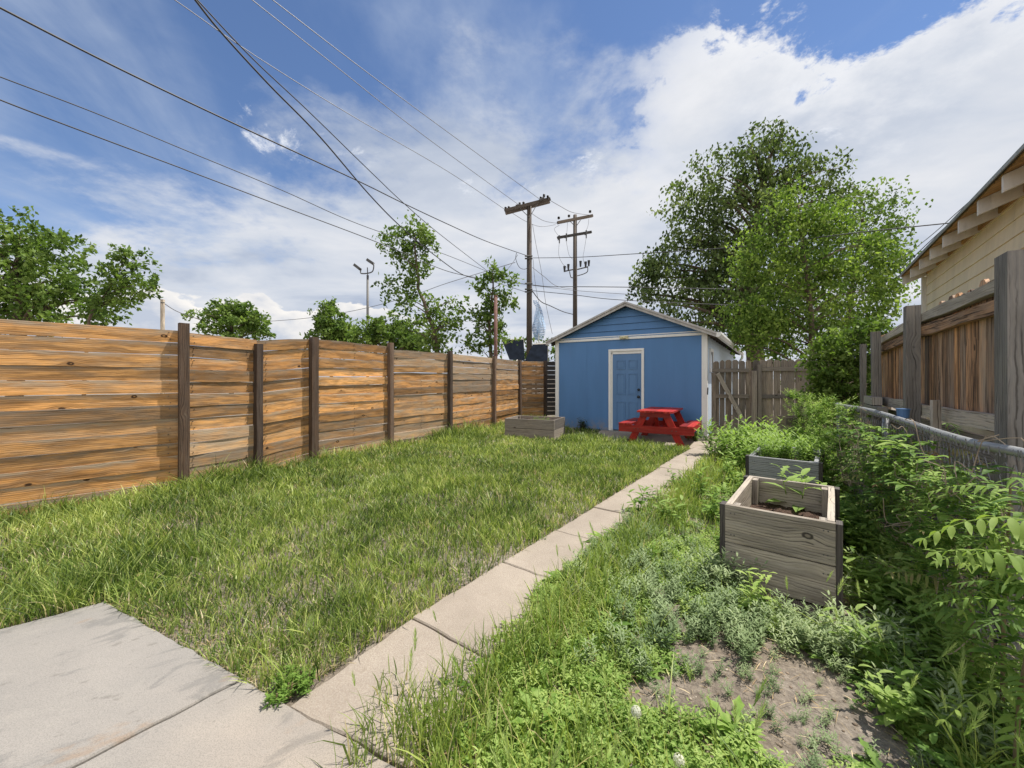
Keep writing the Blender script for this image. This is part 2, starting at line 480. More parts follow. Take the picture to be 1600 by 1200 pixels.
M['metal'] = paint('galvanised_steel', (0.33, 0.34, 0.35), 0.42, 0.15, 12, (0.18, 0.16, 0.14), 0.5, False)
M['metal'].node_tree.nodes['Principled BSDF'].inputs['Metallic'].default_value = 0.55
M['darkmetal'] = paint('dark_metal', (0.07, 0.068, 0.065), 0.5, 0.2, 8, (0.1, 0.06, 0.04), 0.3, False)
M['rust'] = paint('rusty_steel', (0.13, 0.06, 0.045), 0.8, 0.3, 12, (0.25, 0.10, 0.04), 0.4, False)
M['wire'] = paint('wire_black', (0.035, 0.035, 0.038), 0.6, 0.1, 5, (0.05, 0.05, 0.05), 0.1, False)
M['greywire'] = paint('wire_grey', (0.16, 0.16, 0.17), 0.5, 0.1, 5, (0.1, 0.1, 0.1), 0.1, False)
M['black'] = paint('black_hardware', (0.015, 0.014, 0.014), 0.4, 0.1, 5, (0.03, 0.03, 0.03), 0.1, False)
M['tarp'] = paint('dark_panel_sheet', (0.010, 0.014, 0.022), 0.9, 0.3, 3, (0.03, 0.03, 0.035), 0.3, False)
M['cream'] = paint('cream_plastic', (0.66, 0.60, 0.38), 0.5, 0.05, 5, (0.4, 0.35, 0.2), 0.2, False)
M['tarp'].node_tree.nodes['Principled BSDF'].inputs['Specular IOR Level'].default_value = 0.05
M['helix'] = paint('blue_vane_sheet', (0.36, 0.50, 0.68), 0.35, 0.1, 2, (0.2, 0.3, 0.5), 0.3, False)
M['cup'] = paint('blue_plastic', (0.07, 0.16, 0.33), 0.4, 0.1, 5, (0.1, 0.1, 0.2), 0.1, False)
M['brick'] = paint('brick_red', (0.26, 0.11, 0.07), 0.85, 0.2, 20, (0.1, 0.05, 0.03), 0.4, False)
M['bark'] = paint('bark', (0.115, 0.085, 0.06), 0.9, 0.35, 8, (0.04, 0.03, 0.02), 0.6, True, 0.6)
M['stem'] = paint('stem', (0.16, 0.12, 0.06), 0.8, 0.3, 8, (0.12, 0.05, 0.03), 0.4, True, 0.2)
def shingle():
    m, t, p = new_mat('shingles')
    br = t.n.new('ShaderNodeTexBrick'); t.put(br.inputs['Vector'], t.uv()); br.inputs['Scale'].default_value = 4
    br.inputs['Color1'].default_value = (0.10, 0.095, 0.09, 1); br.inputs['Color2'].default_value = (0.16, 0.15, 0.14, 1)
    br.inputs['Mortar'].default_value = (0.04, 0.04, 0.04, 1); br.inputs['Mortar Size'].default_value = 0.015
    t.put(p.inputs['Base Color'], t.mix(0.4, br.outputs[0], t.ramp(t.noise(t.coord(), 90, 4), [(0.3, (0.06, 0.06, 0.06)), (0.7, (0.22, 0.21, 0.2))])))
    p.inputs['Roughness'].default_value = 0.9
    return m
M['shingle'] = shingle()
def glass():
    m, t, p = new_mat('window_glass')
    p.inputs['Base Color'].default_value = (0.03, 0.035, 0.04, 1); p.inputs['Roughness'].default_value = 0.08
    return m
M['glass'] = glass()

def ground_mat():
    m, t, p = new_mat('soil')
    co = t.coord('Object')
    a = t.noise(co, 1.1, 6, 0.6); b = t.noise(co, 26, 8, 0.7); c = t.voro(t.vmath('MULTIPLY', co, (1, 1, 1)), 55)
    col = t.ramp(b, [(0.30, (0.075, 0.058, 0.042)), (0.5, (0.17, 0.138, 0.105)), (0.72, (0.30, 0.25, 0.195))])
    col = t.mix(t.map(a, 0.40, 0.62, 0.0, 0.7), col, t.ramp(b, [(0.3, (0.13, 0.108, 0.088)), (0.7, (0.33, 0.285, 0.24))]))
    col = t.mix(t.map(c, 0.16, 0.05, 0, 0.5), col, (0.42, 0.37, 0.31))
    t.put(p.inputs['Base Color'], col); p.inputs['Roughness'].default_value = 0.95
    t.put(p.inputs['Normal'], t.bump(t.math('ADD', b, t.math('MULTIPLY', c, -0.4)), 0.9, 0.02))
    return m
M['soil'] = ground_mat()
def path_mat():
    m, t, p = new_mat('aggregate_concrete')
    co = t.coord('Object')
    a = t.noise(co, 2.2, 6, 0.6); f = t.noise(co, 160, 4, 0.75); sp = t.voro(co, 120)
    col = t.ramp(a, [(0.3, (0.27, 0.235, 0.19)), (0.7, (0.40, 0.35, 0.285))])
    col = t.mix(t.map(f, 0.42, 0.66, 0.5, 0.0), col, (0.20, 0.15, 0.115))
    col = t.mix(t.map(sp, 0.22, 0.08, 0, 0.55), col, (0.13, 0.10, 0.085))
    col = t.mix(t.map(t.noise(co, 9, 5, 0.6), 0.60, 0.76, 0, 0.35), col, (0.17, 0.13, 0.09))
    t.put(p.inputs['Base Color'], col); p.inputs['Roughness'].default_value = 0.9
    t.put(p.inputs['Normal'], t.bump(t.math('ADD', f, t.math('MULTIPLY', sp, 0.5)), 0.5, 0.006))
    return m
M['path'] = path_mat()
def slab_mat():
    m, t, p = new_mat('smooth_concrete')
    co = t.coord('Object'); fr = t.n.new('ShaderNodeVectorRotate'); fr.rotation_type = 'Z_AXIS'
    t.put(fr.inputs['Vector'], co); fr.inputs['Angle'].default_value = R(-38)
    st = t.vmath('MULTIPLY', fr.outputs[0], (1.0, 2.0, 1))
    a = t.noise(co, 1.4, 6, 0.55, 0.5); b = t.noise(st, 3.2, 7, 0.62, 0.6); c = t.noise(st, 9, 6, 0.6)
    col = t.ramp(a, [(0.32, (0.225, 0.212, 0.194)), (0.68, (0.295, 0.272, 0.243))])
    col = t.mix(t.map(b, 0.56, 0.66, 0, 0.45), col, (0.29, 0.27, 0.24))
    col = t.mix(t.map(b, 0.44, 0.36, 0, 0.5), col, (0.13, 0.128, 0.122))
    col = t.mix(t.map(c, 0.63, 0.70, 0, 0.5), col, (0.13, 0.118, 0.10))
    rs = t.noise(t.vmath('ADD', st, (3.3, 1.2, 0)), 2.2, 5, 0.6)
    col = t.mix(t.map(rs, 0.62, 0.70, 0, 0.5), col, (0.25, 0.16, 0.09))
    f = t.noise(co, 220, 4, 0.7)
    col = t.mix(t.map(f, 0.35, 0.58, 0.5, 0), col, (0.10, 0.095, 0.085))
    cx_, cy_, _z = t.sep(co)
    col = t.mix(t.map(t.math('ADD', cx_, t.math('MULTIPLY', a, 0.8)), 0.6, 2.0, 0, 0.8), col, t.mix(1.0, col, (1.25, 1.12, 0.98), 'MULTIPLY'))
    col = t.mix(t.map(t.noise(co, 14, 8, 0.72), 0.56, 0.70, 0, 0.4), col, (0.30, 0.275, 0.24))
    pit = t.voro(co, 60)
    col = t.mix(t.map(pit, 0.09, 0.04, 0, 0.7), col, (0.06, 0.05, 0.045))
    t.put(p.inputs['Base Color'], col); p.inputs['Roughness'].default_value = 0.75
    t.put(p.inputs['Normal'], t.bump(t.math('ADD', t.math('MULTIPLY', f, 0.3), b), 0.16, 0.01))
    return m
M['slab'] = slab_mat()

M['grass'] = leafmat('grass_blades', [(0.0, (0.028, 0.058, 0.012)), (0.28, (0.10, 0.165, 0.028)), (0.54, (0.25, 0.325, 0.075)), (0.82, (0.48, 0.54, 0.17)), (0.9, (0.54, 0.44, 0.25)), (1.0, (0.72, 0.62, 0.42))], 0.35, 0.45, 0.35)
M['straw'] = leafmat('dry_straw', [(0.0, (0.22, 0.15, 0.08)), (0.5, (0.45, 0.34, 0.19)), (1.0, (0.66, 0.56, 0.38))], 0.15, 0.8, 0.1)
M['weed'] = leafmat('weed_leaves', [(0.0, (0.06, 0.13, 0.026)), (0.5, (0.19, 0.31, 0.06)), (1.0, (0.40, 0.50, 0.16))], 0.42, 0.6, 0.2)
M['greyweed'] = leafmat('grey_green_weed', [(0.0, (0.09, 0.14, 0.06)), (0.5, (0.19, 0.26, 0.12)), (1.0, (0.36, 0.43, 0.24))], 0.25, 0.6, 0.2)
M['brightweed'] = leafmat('bright_weed', [(0.0, (0.08, 0.15, 0.03)), (0.5, (0.17, 0.28, 0.055)), (1.0, (0.30, 0.42, 0.12))], 0.4, 0.6, 0.2)
M['frond'] = leafmat('frond_leaflets', [(0.0, (0.09, 0.16, 0.04)), (0.45, (0.19, 0.30, 0.07)), (0.78, (0.24, 0.32, 0.07)), (0.9, (0.28, 0.22, 0.11)), (1.0, (0.26, 0.12, 0.07))], 0.4, 0.62, 0.2)
M['dkleaf'] = leafmat('dark_tree_leaves', [(0.0, (0.035, 0.055, 0.02)), (0.5, (0.09, 0.135, 0.042)), (1.0, (0.21, 0.27, 0.10))], 0.4, 0.6, 0.2)
M['ltleaf'] = leafmat('light_tree_leaves', [(0.0, (0.05, 0.095, 0.02)), (0.5, (0.135, 0.215, 0.04)), (1.0, (0.28, 0.37, 0.09))], 0.45, 0.6, 0.2)
M['mdleaf'] = leafmat('mid_tree_leaves', [(0.0, (0.055, 0.10, 0.022)), (0.5, (0.12, 0.195, 0.04)), (1.0, (0.22, 0.30, 0.085))], 0.4, 0.6, 0.2)
M['bark_head'] = leafmat('barley_heads', [(0.0, (0.20, 0.30, 0.07)), (1.0, (0.48, 0.56, 0.24))], 0.35)
M['puff'] = leafmat('seed_puff', [(0.0, (0.55, 0.53, 0.48)), (1.0, (0.8, 0.8, 0.76))], 0.4)

# ------------------------------------------------------------------ plan of the yard
FENCE = [(-6.95, 1.95)] + [tuple(G(px, py))[:2] for px, py in ((287, 768), (403, 741), (490, 725), (610, 700), (703, 684), (772, 668), (813, 657))] + [(1.137, 13.6)]
pth0 = V((-0.566, 2.27, 0)); pdir = V((0.591, 0.807, 0)); prt = V((0.807, -0.591, 0)); PW = 0.56
SH0 = V((1.26, 11.22, 0)); SHW, SHL = 3.82, 8.0
shed = Frame(SH0, -33.2)                 # x along the front wall, y to the back
CL = [(1.40, 0.48), (2.06, 1.60), (2.21, 1.90), (2.79, 2.78), (3.75, 4.48), (4.9, 6.5), (6.0, 8.5)]   # chain-link line

def interp_x(line, y):
    ys = [p[1] for p in line]; xs = [p[0] for p in line]
    return np.interp(y, ys, xs)
boxA = Frame((1.467, 2.74, 0), math.degrees(math.atan2(-0.38, 0.476)))     # front-left corner, x right, y back
boxB = Frame((2.66, 4.47, 0), -39)
boxC = Frame((-0.17, 9.43, 0), -24)

def in_box(x, y, fr, w, l, m=0.0):
    dx = x - fr.o.x; dy = y - fr.o.y
    a = dx * fr.ex.x + dy * fr.ex.y; b = dx * fr.ey.x + dy * fr.ey.y
    return (a > -m) & (a < w + m) & (b > -m) & (b < l + m)

SLAB = [(-3.9, 1.15), (-2.48, 2.43), (-0.30, 1.345), (0.05, 0.6), (-2.6, -0.4)]
def in_poly(x, y, poly):
    c = np.zeros(np.shape(x), bool); n = len(poly)
    for i in range(n):
        x0, y0 = poly[i]; x1, y1 = poly[(i + 1) % n]
        if y0 == y1: continue
        k = ((y0 > y) != (y1 > y)) & (x < (x1 - x0) * (y - y0) / (y1 - y0) + x0)
        c ^= k
    return c
PAD = [(1.3, 0), (1.35, 0.35), (1.95, 1.60), (3.75, 1.62), (3.95, 0.7), (4.1, 0)]      # shed frame, y towards the camera
PADW = [tuple(shed(a, -b))[:2] for a, b in PAD]
PADG = [tuple(G(*q))[:2] for q in ((1052, 717), (1078, 703), (1112, 689), (1160, 690), (1150, 706), (1118, 722))]

def path_sw(x, y):
    dx = x - pth0.x; dy = y - pth0.y
    return dx * pdir.x + dy * pdir.y, dx * prt.x + dy * prt.y

_tab = RNG.random((64, 64, 4))
def vnoise(x, y, k=0):
    x = np.asarray(x) + 100; y = np.asarray(y) + 100
    xi = np.floor(x).astype(int); yi = np.floor(y).astype(int); fx = x - xi; fy = y - yi
    fx = fx * fx * (3 - 2 * fx); fy = fy * fy * (3 - 2 * fy)
    t = _tab[:, :, k]
    a = t[xi % 64, yi % 64]; b = t[(xi + 1) % 64, yi % 64]; c = t[xi % 64, (yi + 1) % 64]; d = t[(xi + 1) % 64, (yi + 1) % 64]
    return (a * (1 - fx) + b * fx) * (1 - fy) + (c * (1 - fx) + d * fx) * fy

def gz(x, y):
    """ground height"""
    return (vnoise(x * 2.1, y * 2.1) - 0.6) * 0.022 + (vnoise(x * 9, y * 9, 1) - 0.5) * 0.012

# ------------------------------------------------------------------ ground, slabs, path
def build_ground():
    xs = np.concatenate([[-2500, -400, -80, -25, -12], np.arange(-8, 9.01, 0.06), [12, 25, 80, 400, 2500]])
    ys = np.concatenate([[-2500, -300, -40, -8], np.arange(-1, 14.01, 0.06), [18, 30, 80, 400, 2800]])
    X, Y = np.meshgrid(xs, ys)
    Z = np.where((np.abs(X) < 8.5) & (Y > -1) & (Y < 13.5), np.minimum(gz(X, Y), 0.012), -0.02)
    nx, ny = len(xs), len(ys)
    v = np.stack([X, Y, Z], -1).reshape(-1, 3)
    i = np.arange(nx * ny).reshape(ny, nx)
    a, b, c, d = i[:-1, :-1].ravel(), i[:-1, 1:].ravel(), i[1:, 1:].ravel(), i[1:, :-1].ravel()
    t = np.concatenate([np.stack([a, b, c], 1), np.stack([a, c, d], 1)])
    o = tri_obj('ground', v, t, np.zeros(len(v)), M['soil'])
    o.data.polygons.foreach_set('use_smooth', [True] * len(o.data.polygons))
    tag(o, kind='structure')
build_ground()

def slab_piece(mb, pts, z0=-0.05, z1=0.022, bev=0.007, tilt=0.0):
    pts = [V((p[0], p[1], 0)) for p in pts]; c = sum(pts, V()) / len(pts)
    dense = []
    for i, p in enumerate(pts):
        q = pts[(i + 1) % len(pts)]; n = max(1, int((q - p).length / 0.06))
        for k in range(n):
            w = p.lerp(q, k / n)
            if k:
                w = w + V((noise.noise(w * 9), noise.noise(w * 9 + V((7, 0, 0))), 0)) * 0.012
            dense.append(w)
    n = len(dense); i0 = len(mb.v)
    for sc, z in ((0, z0), (0, z1 - bev), (bev, z1)):
        for p in dense:
            d = (c - p).normalized()
            mb.v.append(tuple(p + d * sc + V((0, 0, z + tilt * (p.x - c.x)))))
    for lv in range(2):
        for k in range(n):
            k2 = (k + 1) % n
            mb.f.append((i0 + lv * n + k2, i0 + lv * n + k, i0 + (lv + 1) * n + k, i0 + (lv + 1) * n + k2)); mb.uv += [(0, 0)] * 4
    mb.f.append(tuple(i0 + 2 * n + k for k in range(n - 1, -1, -1))); mb.uv += [(0, 0)] * n
    mb.seed += [0] * (2 * n + 1); mb.wear += [0] * (2 * n + 1)

def build_slabs():
    # patio: two bays with a joint from (380,1068) to (125,1200)
    mb = MB()
    j0 = G(380, 1068); j1 = G(125, 1200); dj = (j1 - j0).normalized(); g = V((-dj.y, dj.x, 0)) * 0.007
    j1 = j0 + dj * 2.2
    k = G(20, 1200)
    slab_piece(mb, [(-3.9, 1.15), (-2.48, 2.43), tuple(j0 - g)[:2], tuple(j1 - g)[:2], (-3.2, -0.3)])
    slab_piece(mb, [tuple(j0 + g)[:2], (-0.30, 1.345), (0.05, 0.6), (-0.4, -0.4), tuple(j1 + g)[:2]])
    tag(obj('patio', mb, M['slab']), kind='structure')
    mb = MB()
    cuts = [-0.80, 0.0, 0.85, 1.63, 2.43, 3.22, 4.02, 4.80, 5.75]
    for a, b in zip(cuts[:-1], cuts[1:]):
        e = 0.004
        w0 = random.uniform(-0.012, 0.012)
        q = [pth0 + pdir * (a + e) + prt * w0, pth0 + pdir * (b - e) + prt * w0, pth0 + pdir * (b - e) + prt * (PW + w0), pth0 + pdir * (a + e) + prt * (PW + w0)]
        if a < -0.5:
            q[0] = V((-0.93, 1.66, 0)); q[3] = V((-0.36, 1.40, 0))
        slab_piece(mb, q, z1=0.016 + random.uniform(-0.004, 0.006), tilt=random.uniform(-.006, .006))
    tag(obj('path', mb, M['path']), kind='structure')
    mb = MB()
    slab_piece(mb, PADW[::1], z1=0.02)
    slab_piece(mb, PADG, z1=0.014)
    tag(obj('pavement', mb, M['path']), kind='structure')
build_slabs()

# ------------------------------------------------------------------ cedar slat fence
def build_slat_fence():
    root = thing('slat_fence', 'long orange-brown horizontal board fence with dark posts along the left side of the lawn', 'fence', (FENCE[1][0], FENCE[1][1], 0))
    pts = [V((x, y, 0)) for x, y in FENCE]
    # board-top heights at the two ends of every panel, and greyness of the boards
    tops = [(1.97, 1.97), (1.95, 1.94), (1.93, 2.02), (2.03, 2.03), (1.96, 1.97), (1.97, 1.97), (1.97, 1.97), (1.97, 1.97)]
    posth = [2.0, 2.06, 1.885, 2.055, 2.10, 2.03, 2.02, 2.0, 2.0]
    for i in range(len(pts) - 1):
        a, b = pts[i], pts[i + 1]; d = (b - a).normalized(); nrm = V((d.y, -d.x, 0))    # nrm faces the yard
        a2 = a + d * 0.0 - nrm * 0.05; b2 = b - nrm * 0.05
        mb = MB(); n = 12; za, zb = tops[i]; lv = 0
        for k in range(n + 1):
            h = 0.150
            ta = za - k * (h + 0.0035) - 0.07 + random.uniform(-.004, .004)
            tb = zb - k * (h + 0.0035) - 0.07 + random.uniform(-.004, .004)
            w = (0.1455 if random.random() < 0.35 else 0.1520) + random.uniform(-0.0015, 0.002)
            if k == n:
                ta -= -0.005; tb -= -0.005; w = 0.13
            r = random.random()
            if i <= 0: wear = 0.12 if r < 0.7 else 0.4
            elif i == 1: wear = 0.15 if k < 8 else 0.65
            elif i == 2: wear = 0.1 if k < 10 else 0.3
            elif i == 3: wear = 0.08 if k < 9 else 0.45
            elif i == 4: wear = 0.7 if k < 2 or k > 9 else 0.15 if k < 6 else 0.4
            elif i == 5: wear = 0.85 if k < 6 else 0.2
            elif i == 6: wear = 0.7 if k < 4 else 0.1
            else: wear = 0.5 if r < 0.4 else 0.2
            lv = random.choice([x_ for x_ in (-0.010, -0.003, 0.004, 0.011) if x_ != lv]); dd = nrm * (lv + random.uniform(-.002, .002)); d3 = nrm * (lv + random.uniform(-.002, .002))
            mb.plank(a2 + dd + V((0, 0, ta)), b2 + d3 + V((0, 0, tb)), (0, 0, 1), w, 0.022, wear=wear, n=14, wob=0.0055 if i else 0.004)
        obj('board_panel', mb, M['cedar'], root)
        nb = MB(); Lp = (b2 - a2).length
        for k in range(13):
            for e in ((0.13, Lp - 0.13) if Lp < 1.6 else (0.13, Lp / 2, Lp - 0.13)):
                f = e / Lp; z = (za + (zb - za) * f) - k * 0.1535 - 0.07
                for dz in (-0.04, 0.04):
                    if random.random() < 0.8:
                        c = a2.lerp(b2, f) + d * random.uniform(-.012, .012) + V((0, 0, z + dz)) + nrm * 0.024
                        nb.tube([c - nrm * 0.02, c + nrm * 0.001], 0.005, 6)
        obj('nail_heads', nb, M['darkmetal'], root)['kind'] = 'stuff'
    for i, p in enumerate(pts):
        d = (pts[min(i + 1, len(pts) - 1)] - pts[max(i - 1, 0)]).normalized(); nrm = V((d.y, -d.x, 0))
        if i in (1,): w, t = 0.10, 0.09
        elif i == 3: w, t = 0.115, 0.09
        else: w, t = 0.09, 0.09
        mb = MB()
        lean = V((0.03 if i == 7 else 0.0, 0, 0))
        mb.plank(p + nrm * 0.006 + V((0, 0, -0.1)), p + nrm * 0.006 + V((0, 0, posth[i])) - lean, nrm, t, w, wear=0.3 if i in (1, 3) else 0.5, n=8, wob=0.003)
        obj('post', mb, M['post'], root)
    # last bay runs behind the shed; dark boards carry the shed's shade in their colour
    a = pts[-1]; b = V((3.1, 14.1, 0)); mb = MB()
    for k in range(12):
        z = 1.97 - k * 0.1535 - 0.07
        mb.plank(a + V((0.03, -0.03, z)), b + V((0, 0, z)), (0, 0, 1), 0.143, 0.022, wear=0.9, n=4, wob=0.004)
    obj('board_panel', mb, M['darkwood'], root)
build_slat_fence()

# ------------------------------------------------------------------ shed
def build_shed():
    root = thing('garden_shed', 'blue gabled shed with white trim and panelled door at the end of the yard', 'shed', shed(SHW / 2, SHL / 2))
    RX = SHW / 2 + 0.10
    H = 2.43; OH = 0.22; FO = 0.22; ridge = H + 0.80
    fr = shed
    # front wall sheet with doorway, seams as real grooves between plywood sheets
    dx0, dx1, dz1 = 1.53, 2.40, 2.09
    mb = MB()
    for x0, x1, z0, z1 in ((0.0, 0.905, 0.04, H), (0.9075, dx0, 0.04, H), (dx0, dx1, dz1, H), (dx1, SHW, 0.04, H)):
        mb.box(fr, x0, x1, 0, 0.06, z0, z1)
    f = obj('front_wall', mb, M['blue'], root)
    mb = MB(); mb.box(fr, 0.0, SHW, 0.02, 0.1, -0.05, 0.045); obj('sill_plate', mb, M['fascia'], root)
    # gable: clapboards, trimmed to the roof slope
    mb = MB(); z = H + 0.02; hh = 0.165; k = 0
    riseL = (ridge - H) / RX; riseR = (ridge - H) / (SHW - RX)
    while z < ridge - 0.05:
        z1 = min(z + hh, ridge - 0.03)
        xa0 = (z - H) / riseL; xa1 = (z1 - H) / riseL; xb0 = (z - H) / riseR; xb1 = (z1 - H) / riseR
        y0 = -0.030; y1 = -0.004
        o = [fr(xa0 - 0.03, y0, z), fr(SHW - xb0 + 0.03, y0, z), fr(SHW - xb1 + 0.03, y1, z1), fr(xa1 - 0.03, y1, z1)]
        mb.prism(o, fr.ey * 0.02, grain=fr.ex)
        z += hh + (0.004 if k % 2 else 0.006); k += 1
    obj('gable_siding', mb, M['blue'], root)
    mb = MB(); mb.prism([fr(0, 0.02, H), fr(SHW, 0.02, H), fr(RX, 0.02, ridge)], fr.ey * 0.04); obj('gable_backing', mb, M['bluedoor'], root)
    # other walls
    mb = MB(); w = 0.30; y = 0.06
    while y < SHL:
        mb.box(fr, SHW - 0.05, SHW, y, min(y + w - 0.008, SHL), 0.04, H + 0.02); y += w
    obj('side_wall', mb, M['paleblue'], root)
    mb = MB(); mb.box(fr, 0, 0.05, 0.06, SHL, 0.04, H + 0.02); mb.box(fr, 0.05, SHW - 0.05, SHL - 0.05, SHL, 0.04, H + 0.02)
    obj('side_wall', mb, M['blue'], root)
    # white corner boards and frieze
    for x0, x1 in ((-0.03, 0.075), (SHW - 0.095, SHW + 0.02)):
        mb = MB(); mb.box(fr, x0, x1, -0.024, -0.001, 0.02, H - 0.04); obj('corner_board', mb, M['white'], root)
    mb = MB(); mb.box(fr, SHW + 0.001, SHW + 0.022, 0.0, 0.10, 0.02, H - 0.0); obj('corner_board', mb, M['white'], root)
    mb = MB(); mb.box(fr, -0.03, SHW + 0.02, -0.027, -0.002, H - 0.04, H + 0.06); obj('frieze_board', mb, M['white'], root)
    # door
    door = MB(); door.box(fr, dx0 + 0.085, dx1 - 0.05, 0.015, 0.05, 0.07, dz1 - 0.07)
    d = obj('door', door, M['bluedoor'], root)
    mb = MB()
    for x0, x1 in ((dx0 - 0.015, dx0 + 0.045), (dx1 - 0.04, dx1 + 0.02)):
        mb.box(fr, x0, x1, -0.026, -0.001, 0.05, dz1 + 0.0)
    mb.box(fr, dx0 - 0.015, dx1 + 0.02, -0.029, -0.002, dz1, dz1 + 0.055)
    mb.box(fr, dx0 + 0.045, dx0 + 0.085, 0.001, 0.055, 0.05, dz1 - 0.03); mb.box(fr, dx1 - 0.05, dx1 - 0.042, 0.001, 0.055, 0.05, dz1 - 0.03)
    mb.box(fr, dx0 + 0.045, dx1 - 0.042, 0.001, 0.055, dz1 - 0.07, dz1 - 0.001)
    obj('door_frame', mb, M['white'], root)
    mb = MB(); xa = dx0 + 0.085; W = dx1 - 0.05 - xa
    for (z0, z1) in ((0.22, 0.80), (0.98, 1.52), (1.63, 1.86)):
        for s in (0.13, 0.55):
            x0 = xa + W * s; x1 = x0 + W * 0.32
            for a, b, c, e in ((x0, x1, z0, z0 + 0.018), (x0, x1, z1 - 0.018, z1), (x0, x0 + 0.018, z0 + 0.018, z1 - 0.018), (x1 - 0.018, x1, z0 + 0.018, z1 - 0.018)):
                mb.box(fr, a, b, 0.003, 0.0149, c, e)
            mb.box(fr, x0 + 0.04, x1 - 0.04, 0.008, 0.0149, z0 + 0.04, z1 - 0.04)
    obj('door_panel', mb, M['bluedoor'], d)
    for z, r in ((0.93, 0.034), (1.11, 0.028)):
        mb = MB(); c = fr(dx1 - 0.115, -0.03, z); mb.ball(c, r, 10, 8)
        mb.tube([fr(dx1 - 0.115, 0.015, z), fr(dx1 - 0.115, -0.015, z)], [0.032, 0.022], 12)
        obj('door_knob' if z < 1 else 'deadbolt', mb, M['black'], d, True)
    mb = MB(); mb.box(fr, dx0, dx1, -0.05, 0.02, 0.021, 0.048); obj('threshold', mb, M['metal'], root)
    # roof slabs, overhanging
    zr = ridge + 0.09
    for s in (-1, 1):
        xe = -OH if s < 0 else SHW + OH; sl = (ridge - H) / (RX if s < 0 else SHW - RX); ze = ridge + 0.09 - sl * abs(xe - RX)
        mb = MB()
        o = [fr(RX, -FO, zr), fr(xe, -FO, ze), fr(xe, -FO, ze - 0.03), fr(RX, -FO, zr - 0.03)]
        if s < 0: o.reverse()
        mb.prism(o, fr.ey * (SHL + 2 * FO), grain=fr.ey)
        obj('roof', mb, M['shingle'], root)
        mb = MB()     # rake: two stepped boards
        for (dz0, dz1_, yy, tt) in ((-0.032, -0.115, -FO + 0.004, 0.022), (-0.0, -0.045, -FO - 0.022, 0.022)):
            o = [fr(RX, yy, zr + dz0), fr(xe + s * 0.01, yy, ze + dz0), fr(xe + s * 0.01, yy, ze + dz1_), fr(RX, yy, zr + dz1_)]
            if s < 0: o.reverse()
            mb.prism(o, fr.ey * tt, grain=(fr(xe, 0, ze) - fr(RX, 0, zr)))
        obj('rake_board', mb, M['fascia'], root)
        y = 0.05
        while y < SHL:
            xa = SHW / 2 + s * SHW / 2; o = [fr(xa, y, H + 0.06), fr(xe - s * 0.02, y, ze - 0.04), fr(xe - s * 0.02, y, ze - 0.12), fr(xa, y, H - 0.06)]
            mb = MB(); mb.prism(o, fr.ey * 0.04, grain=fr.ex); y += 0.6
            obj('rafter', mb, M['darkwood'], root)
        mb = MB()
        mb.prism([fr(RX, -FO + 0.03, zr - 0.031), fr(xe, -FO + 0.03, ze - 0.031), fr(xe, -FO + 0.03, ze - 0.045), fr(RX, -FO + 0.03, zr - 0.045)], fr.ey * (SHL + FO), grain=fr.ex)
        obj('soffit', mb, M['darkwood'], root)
    # gutter and downspout on the right eave
    xe = SHW + OH; ze = ridge + 0.09 - sl * (SHW - RX + OH)
    mb = MB(); o = [fr(xe + 0.005, -FO, ze - 0.01), fr(xe + 0.105, -FO, ze - 0.005), fr(xe + 0.105, -FO, ze - 0.05), fr(xe + 0.07, -FO, ze - 0.11), fr(xe + 0.005, -FO, ze - 0.11)]
    mb.prism(o, fr.ey * (SHL + 2 * FO)); obj('gutter', mb, M['white'], root)
    mb = MB(); yb = SHL + 0.1
    mb.tube([fr(xe + 0.05, yb, ze - 0.09), fr(xe + 0.05, yb, ze - 0.2), fr(xe - 0.05, yb, ze - 0.38), fr(SHW + 0.05, yb, ze - 0.5), fr(SHW + 0.05, yb, 0.1)], 0.045, 8)
    obj('downspout', mb, M['white'], root)
    # side window
    mb = MB()
    for a, b, c, e in ((0.50, 0.58, 1.55, 2.12), (1.02, 1.10, 1.55, 2.12), (0.58, 1.02, 2.04, 2.12), (0.58, 1.02, 1.55, 1.63)):
        mb.box(fr, SHW + 0.001, SHW + 0.03, a, b, c, e)
    w = obj('window', mb, M['white'], root)
    mb = MB(); mb.box(fr, SHW + 0.002, SHW + 0.012, 0.58, 1.02, 1.63, 2.04); obj('pane', mb, M['glass'], w)
    # floodlight on the frieze
    mb = MB(); c = fr(1.93, -0.05, H + 0.005)
    mb.ball(c, 0.045, 8, 6); mb.tube([c + fr.ex * .02, c + fr.ex * 0.09 - fr.ey * 0.05 - V((0, 0, .01))], [0.025, 0.045], 8); mb.tube([c - fr.ex * .02, c - fr.ex * 0.09 - fr.ey * 0.05 - V((0, 0, .01))], [0.025, 0.045], 8)
    obj('flood_light', mb, M['cream'], root)
    mb = MB()
    mb.box(fr, 0.70, 0.80, 3.2, 3.3, ridge - 0.55, ridge - 0.05)
    mb.tube([fr(0.55, 3.2, H + 0.2), fr(0.55, 3.2, H + 0.75)], 0.075, 8); mb.tube([fr(0.55, 3.2, H + 0.70), fr(0.55, 3.2, H + 0.78)], 0.11, 8)
    obj('vent_pipe', mb, M['brick'], root)
    mb = MB(); mb.tube([fr(SHW + 0.03, 0.04, 1.15), fr(SHW + 0.035, -0.02, 1.18), fr(SHW + 0.03, -0.04, 1.02)], 0.012, 6); obj('latch', mb, M['black'], root)
build_shed()

